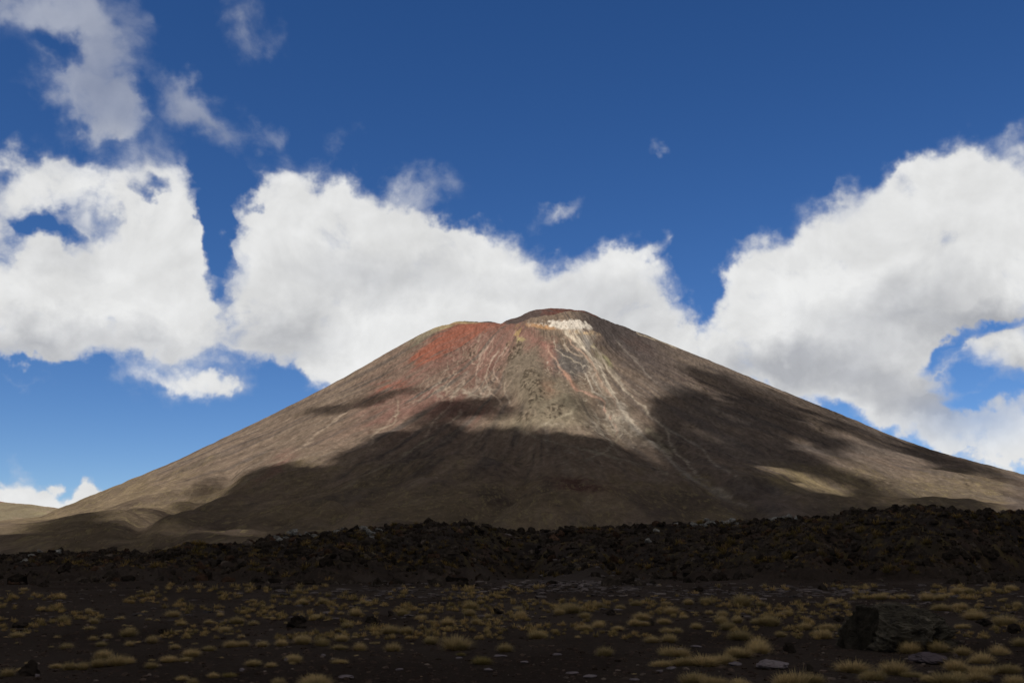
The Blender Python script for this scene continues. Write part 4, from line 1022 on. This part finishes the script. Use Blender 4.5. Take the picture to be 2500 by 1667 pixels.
# ================================================================ tussock grass
def tuft_mesh(name, seed, blades, segs=4, lump=1, width=.012, link=False):
    """dome of arching blades; radius 1, height about .55"""
    r = np.random.default_rng(seed)
    cen = [(0, 0, 1.0)] if lump == 1 else [(r.uniform(-.6, .6), r.uniform(-.35, .35), r.uniform(.4, .62)) for _ in range(lump)]
    co, fa, ti = [], [], []
    for i in range(blades):
        cx0, cy0, cr = cen[i % len(cen)]
        a = r.uniform(0, 6.283); rr = math.sqrt(r.random()) * .42 * cr
        bx, by = cx0 + rr * math.cos(a), cy0 + rr * math.sin(a)
        out = a + r.normal(0, .7)
        lean = np.clip(rr / (.42 * cr) * .8 + r.normal(.12, .22), .02, 1.25)
        L = cr * r.uniform(.55, .95) * (1.0 if r.random() < .9 else 1.18)
        d = np.array([math.cos(out) * math.sin(lean), math.sin(out) * math.sin(lean), math.cos(lean)])
        droop = r.uniform(.15, .75)
        sidev = np.array([-math.sin(out + r.normal(0, .8)), math.cos(out), 0]); sidev /= np.linalg.norm(sidev)
        base = r.uniform(.11, .44); tip = r.uniform(.8, 1.9)  # dark base and bright tip put shade and highlight into the tint
        grey = r.random() < .12
        o = len(co)
        for k in range(segs + 1):
            t = k / segs
            p = np.array([bx, by, -.04]) + d * L * t + np.array([math.cos(out), math.sin(out), 0]) * droop * .28 * cr * t * t - np.array([0, 0, 1]) * droop * .42 * cr * t * t
            w = width * (1 - .75 * t) * r.uniform(.8, 1.2)
            co.append(p - sidev * w); co.append(p + sidev * w)
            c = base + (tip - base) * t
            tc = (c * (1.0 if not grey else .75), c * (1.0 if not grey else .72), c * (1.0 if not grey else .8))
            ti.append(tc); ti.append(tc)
        for k in range(segs):
            fa.append((o + 2 * k, o + 2 * k + 1, o + 2 * k + 3, o + 2 * k + 2))
    return np.array(co), np.array(fa), np.array(ti)

def straw_material(name, c):
    m = bpy.data.materials.new(name); m.use_nodes = True; m.node_tree.nodes.clear(); N = Nodes(m.node_tree)
    t = N.new('ShaderNodeAttribute', attribute_name='tint').outputs['Color']
    info = N.new('ShaderNodeObjectInfo').outputs['Random']
    P = N.new('ShaderNodeTexCoord').outputs['Object']
    var = N.mix(info, (.72, .71, .62), (1.15, 1.10, 1.0))
    cc = N.mix(1.0, N.mix(1.0, (*c, 1), t, 'MULTIPLY'), var, 'MULTIPLY')
    cc = N.mix(N.ramp(N.noise(P, 2.5, 3, .6), .45, .7, 0, .45), cc, (.20, .165, .07))
    d = N.new('ShaderNodeBsdfDiffuse'); N.put(d.inputs[0], cc)
    tr = N.new('ShaderNodeBsdfTranslucent'); N.put(tr.inputs[0], cc)
    mx_ = N.new('ShaderNodeMixShader'); mx_.inputs[0].default_value = .3
    N.put(mx_.inputs[1], d.outputs[0]); N.put(mx_.inputs[2], tr.outputs[0])
    oo = N.new('ShaderNodeOutputMaterial'); N.put(oo.inputs[0], mx_.outputs[0])
    return m
mat_straw = straw_material("dry_tussock", (.51, .39, .205))
mat_olive = straw_material("olive_tussock", (.27, .215, .085))

near_protos, far_protos, olive_protos = [], [], []
for k in range(6):
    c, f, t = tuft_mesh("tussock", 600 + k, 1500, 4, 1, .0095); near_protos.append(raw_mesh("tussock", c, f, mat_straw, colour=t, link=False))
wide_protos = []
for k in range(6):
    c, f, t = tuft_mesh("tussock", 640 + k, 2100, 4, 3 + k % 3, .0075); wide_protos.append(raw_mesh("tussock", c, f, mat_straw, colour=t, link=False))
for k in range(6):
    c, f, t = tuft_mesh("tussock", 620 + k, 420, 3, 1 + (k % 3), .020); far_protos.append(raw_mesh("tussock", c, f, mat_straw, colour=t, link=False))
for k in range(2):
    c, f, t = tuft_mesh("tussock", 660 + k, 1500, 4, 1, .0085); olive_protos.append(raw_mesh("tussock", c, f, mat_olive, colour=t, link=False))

k5 = lambda L: [(700 + a / 3.36, 1233 + b / 3.36, w / 3.36) for a, b, w in L]
k6 = lambda L: [(1300 + a / 3.36, 1200 + b / 3.36, w / 3.36) for a, b, w in L]
k7 = lambda L: [(1800 + a / 3.36, 1200 + b / 3.36, w / 3.36) for a, b, w in L]
k4 = lambda L: [(0 + a / 2.94, 1133 + b / 2.94, w / 2.94) for a, b, w in L]
TUFTS = k5([(240, 1500, 300), (420, 1300, 215), (60, 1290, 160), (600, 1190, 150), (570, 1235, 80), (430, 1185, 150), (450, 1115, 140), (560, 1090, 110), (130, 1140, 170), (290, 1150, 130), (870, 1200, 165), (830, 1243, 60),
            (1390, 1190, 285), (1790, 1205, 170), (2050, 1095, 200), (2200, 1030, 60), (1180, 1140, 170), (1030, 1140, 70), (730, 1135, 110), (850, 1050, 170), (980, 1055, 150), (720, 1045, 90), (1280, 1055, 110),
            (1320, 985, 160), (1420, 990, 80), (1640, 1020, 70), (1550, 975, 120), (1510, 850, 150), (1500, 905, 150), (1100, 940, 130), (950, 905, 130), (950, 840, 110), (1670, 938, 70), (1920, 930, 150), (2000, 775, 100),
            (1900, 862, 110), (2100, 915, 90), (2270, 875, 170), (800, 825, 105), (630, 805, 95), (300, 805, 115), (130, 815, 130), (560, 905, 150), (440, 893, 80), (240, 925, 110), (330, 945, 80), (500, 1005, 130),
            (1560, 705, 110), (1720, 738, 80), (1820, 756, 60), (1105, 1400, 60), (720, 850, 80), (1080, 850, 70), (640, 870, 80), (1270, 830, 60), (1700, 890, 90)]) + \
    k6([(590, 1345, 150), (1060, 1435, 260), (1250, 1430, 200), (1400, 1430, 260), (1560, 1405, 240), (1700, 1360, 240), (1860, 1330, 260), (1150, 1350, 290), (980, 1235, 150), (1120, 1235, 170), (1700, 1215, 250), (1150, 1155, 200),
        (1345, 1125, 140), (840, 1100, 140), (920, 1100, 120), (900, 1055, 170), (540, 1115, 150), (420, 1135, 165), (700, 1140, 120), (620, 1150, 80), (370, 1195, 75), (60, 1208, 150), (1080, 1085, 150), (1550, 1085, 160),
        (1680, 1075, 130), (1900, 1095, 200), (1720, 935, 200), (1420, 925, 140), (1280, 925, 120), (1090, 930, 110), (720, 965, 120), (540, 955, 120), (850, 935, 130), (330, 995, 180), (220, 1010, 140), (430, 1035, 120),
        (1140, 1005, 150), (1330, 992, 80), (1450, 1002, 100), (1560, 1020, 120), (1240, 1040, 90), (180, 1140, 65), (1300, 1575, 280), (1480, 1590, 260), (1750, 1590, 230), (835, 1493, 70), (480, 772, 60), (460, 858, 60),
        (1000, 852, 70), (1890, 935, 90), (1600, 1130, 170), (1450, 1145, 90), (190, 680, 60), (1040, 775, 50)]) + \
    k7([(950, 1480, 280), (1100, 1545, 300), (1290, 1500, 260), (1420, 1520, 200), (1720, 1590, 300), (1900, 1560, 300), (2020, 1500, 260), (2200, 1490, 280), (1420, 1328, 230), (1650, 1318, 200), (1850, 1340, 200), (1950, 1410, 260),
        (2200, 1340, 230), (2320, 1265, 150), (450, 1590, 360), (620, 1575, 200), (700, 1205, 200), (560, 1130, 160), (740, 1135, 160), (360, 1190, 120), (640, 1005, 100), (410, 1005, 120), (280, 1100, 200), (150, 1080, 120),
        (570, 965, 80), (1950, 1050, 220), (1850, 1120, 190), (1680, 975, 190), (1830, 965, 160), (2300, 955, 120), (1430, 975, 130), (1560, 895, 160), (1660, 890, 130), (1370, 875, 120), (1180, 885, 150), (950, 885, 100),
        (800, 925, 120), (750, 875, 100), (1050, 875, 90), (1180, 950, 110), (1800, 835, 140), (1900, 825, 120), (2050, 820, 120), (2150, 810, 90), (2250, 805, 130), (1700, 872, 100), (200, 935, 110), (60, 935, 130), (2200, 1105, 220),
        (170, 1300, 230), (20, 1350, 200), (1800, 1480, 200), (2280, 1590, 200), (1560, 1560, 120)]) + \
    k4([(50, 1525, 130), (150, 1485, 90), (195, 1430, 90), (400, 1460, 100), (500, 1475, 150), (590, 1475, 120), (700, 1455, 140), (830, 1445, 190), (930, 1425, 110), (740, 1390, 170), (1085, 1462, 130), (1090, 1405, 95), (1210, 1418, 150),
        (1330, 1418, 115), (1370, 1380, 155), (1310, 1550, 120), (1380, 1580, 100), (1530, 1535, 100), (1590, 1392, 70), (1815, 1450, 135), (2090, 1400, 170), (2100, 1435, 90), (1945, 1457, 100), (2000, 1580, 130), (2250, 1590, 220),
        (2170, 1285, 170), (2310, 1298, 130), (2020, 1300, 130), (1880, 1310, 110), (1660, 1310, 130), (1750, 1305, 100), (1500, 1335, 130), (1400, 1293, 80), (1255, 1325, 100), (1230, 1285, 75), (1090, 1280, 115), (1160, 1243, 80),
        (930, 1303, 90), (990, 1285, 60), (730, 1303, 110), (475, 1328, 125), (370, 1313, 80), (670, 1263, 85), (770, 1245, 85), (920, 1235, 140), (940, 1192, 95), (910, 1163, 80), (640, 1185, 95), (670, 1143, 105), (870, 1113, 75),
        (410, 1243, 60), (120, 1243, 110), (190, 1213, 95), (110, 1153, 80), (40, 1243, 60), (130, 1283, 80), (455, 1133, 115), (1130, 1123, 75), (1240, 1095, 145), (1290, 1203, 95), (1300, 1155, 100), (1400, 1193, 80), (1470, 1233, 70),
        (1610, 1203, 100), (1650, 1223, 90), (1730, 1243, 70), (1700, 1145, 130), (1650, 1178, 90), (1500, 1143, 100), (1580, 1093, 80), (1750, 1053, 60), (1930, 1103, 90), (1820, 1153, 105), (2060, 1143, 80), (1040, 1063, 80),
        (2260, 1110, 90), (250, 1110, 70), (30, 1110, 70), (560, 1110, 60)])
N_FIX = len(TUFTS)
r9 = random.Random(5)
def clear(u, v, m=.8):
    return all(abs(u - a) > (w * .5) * m or abs(v - b_) > 5 for a, b_, w in TUFTS)
bands = [(1434, 1450, 12, 26), (1450, 1478, 16, 30), (1478, 1520, 18, 32)]
tries = 0
while len(TUFTS) < 300 and tries < 6000:
    tries += 1
    v0, v1, w0, w1 = bands[tries % 3]
    u, v, w = r9.uniform(-15, 2515), r9.uniform(v0, v1), r9.uniform(w0, w1)
    if vnoise(np.array([u / 90.0]), np.array([v / 22.0]), 140)[0] > .5 and not (1340 < u < 1620 and v < 1462) and clear(u, v): TUFTS.append((u, v, w))
TUFTS = [t for t in TUFTS if t[2] > 5][:300]

def sector(u): return int(np.clip(u / 2500 * 8, 0, 7))
def band(v): return 0 if v > 1612 else 1 if v > 1575 else 2 if v > 1545 else 3 if v > 1515 else 4 if v > 1487 else 5 if v > 1462 else 6
SNAME = ['far left', 'left', 'inner left', 'left of centre', 'right of centre', 'inner right', 'right', 'far right']
BNAME = ['bottom row', 'second row up', 'third row up', 'fourth row up', 'fifth row up', 'sixth row up', 'farthest row']
ORD = ['first', 'second', 'third', 'fourth', 'fifth', 'sixth', 'seventh', 'eighth', 'ninth', 'tenth', 'eleventh', 'twelfth', 'thirteenth', 'fourteenth', 'fifteenth', 'sixteenth', 'seventeenth', 'eighteenth']
cells = {}
for i, (u, v, w) in enumerate(TUFTS): cells.setdefault((band(v), sector(u)), []).append((u, i))
rank = {}
for kk, lst in cells.items():
    for n_, (_, i) in enumerate(sorted(lst)): rank[i] = (n_, len(lst))
OLIVE = {i for i, (u, v, w) in enumerate(TUFTS) if abs(u - 700 - 1600 / 3.36) < 2 and False}
def place_tuft(u, v, w, mesh, hscale=1.0, aspect=1.0):
    x, y = at_ground(min(max(u, -40), 2540), v)
    wid = w * y / FPX * math.cos(PITCH)
    y2 = y + wid * .20
    x2 = x * y2 / y
    o = bpy.data.objects.new("tussock", mesh); COL.objects.link(o)
    s = wid * .5 / .92
    o.location = (x2, y2, gz(x2, y2) - .01); o.scale = (s * aspect, s * .8, s * hscale); o.rotation_euler = (0, 0, 0 if aspect > 1.01 else rng.uniform(0, 6.28))
    return o, y
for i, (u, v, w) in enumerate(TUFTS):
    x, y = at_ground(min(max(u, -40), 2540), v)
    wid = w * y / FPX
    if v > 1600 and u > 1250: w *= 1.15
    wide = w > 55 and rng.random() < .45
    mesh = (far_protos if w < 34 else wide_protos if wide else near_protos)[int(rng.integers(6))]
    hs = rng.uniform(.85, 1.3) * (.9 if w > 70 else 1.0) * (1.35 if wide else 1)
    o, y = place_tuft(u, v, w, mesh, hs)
    if wide: o.rotation_euler = (0, 0, rng.uniform(-.3, .3) + (math.pi if rng.random() < .5 else 0))
    size = 'broad' if w > 60 else 'medium' if w > 36 else 'small' if w > 24 else 'tiny'
    n_, tot = rank[i]
    posn = 'alone' if tot == 1 else 'leftmost' if n_ == 0 else 'rightmost' if n_ == tot - 1 else ORD[min(n_, 17)] + ' from left'
    o['label'] = f"{size} golden tussock, {posn} in {BNAME[band(v)]}, {SNAME[sector(u)]} of plain"
    o['category'] = 'tussock'; o['group'] = 'dry golden tussocks growing on the ash plain'
for (u, v, w, lab) in [(700 + 1600 / 3.36, 1233 + 1305 / 3.36, 66, "olive green rounded tussock, lowest of the centre group"), (700 + 1430 / 3.36, 1233 + 1235 / 3.36, 28, "small dull olive tussock just above the olive rounded one"),
                       (560, 1652, 40, "olive tussock at the bottom edge, left")]:
    o, y = place_tuft(u, v, w, olive_protos[0], .8); o['label'] = lab; o['category'] = 'tussock'; o['group'] = 'olive tussocks'

# the countless small ones: on the far plain and up the flow
co_all, f_all, t_all, off = [], [], [], 0
tiny = [tuft_mesh("t", 700 + k, 60, 2, 1, .06) for k in range(5)]
tiny = [(c * np.array([1, 1, 1.5]), f, t) for c, f, t in tiny]
def add_tiny(x, y, s, tint):
    global off
    c, f, t = tiny[int(rng.integers(5))]
    a = rng.uniform(0, 6.28); ca, sa = math.cos(a), math.sin(a)
    c = np.stack([c[:, 0] * ca - c[:, 1] * sa, c[:, 0] * sa + c[:, 1] * ca, c[:, 2]], -1) * s
    co_all.append(c + np.array([x, y, gz_cache.pop()])); f_all.append(f + off); off += len(c); t_all.append(t * tint)
cand = []
ku, kv = rng.uniform(-200, 2700, 10000), rng.uniform(1430, 1560, 10000)
kx, ky = at_ground(ku, kv)
kn = vnoise(ku / 70., kv / 16., 141)
fy_ = rng.uniform(85, 240, 10000); fx_ = (ku - 1250) * fy_ * math.cos(PITCH) / FPX
fn = vnoise(fx_ / 8., fy_ / 8., 142)
for k in range(10000):
    if k < 3300:
        if kn[k] < .50 or (1330 < ku[k] < 1640 and kv[k] < 1465): continue
        cand.append((kx[k], ky[k], rng.uniform(.0022, .0048) * ky[k], [(.85, .80, .70), (.65, .62, .5), (1.0, .9, .75)][k % 3]))
        n_plain = len(cand)
    else:
        x, y = fx_[k], fy_[k]
        if fn[k] < .50: continue
        cand.append((x, y, rng.uniform(.25, .75) * (1 if rng.random() < .8 else 1.5), [(.26, .23, .17), (.34, .30, .21), (.22, .21, .14), (.50, .42, .28)][int(rng.integers(4))]))
cand = np.array([(a, b_, c, *t) for a, b_, c, t in cand])
hs_ = ground_height(cand[:, 0], cand[:, 1]); hb = ground_height(cand[:, 0], cand[:, 1], False)
keep_ = (np.arange(len(cand)) < n_plain) | (hb > .95 + 1.3 * rng.random(len(cand)))
cand, hs_ = cand[keep_], hs_[keep_]
gz_cache = list(hs_[::-1])
for row in cand: add_tiny(row[0], row[1], row[2], row[3:6])
grass = raw_mesh("tussock_grass", np.concatenate(co_all), np.concatenate(f_all), mat_straw, colour=np.concatenate(t_all))
grass['kind'] = 'stuff'; grass['label'] = "small olive and straw tussocks dotted over the lava flow and far plain"
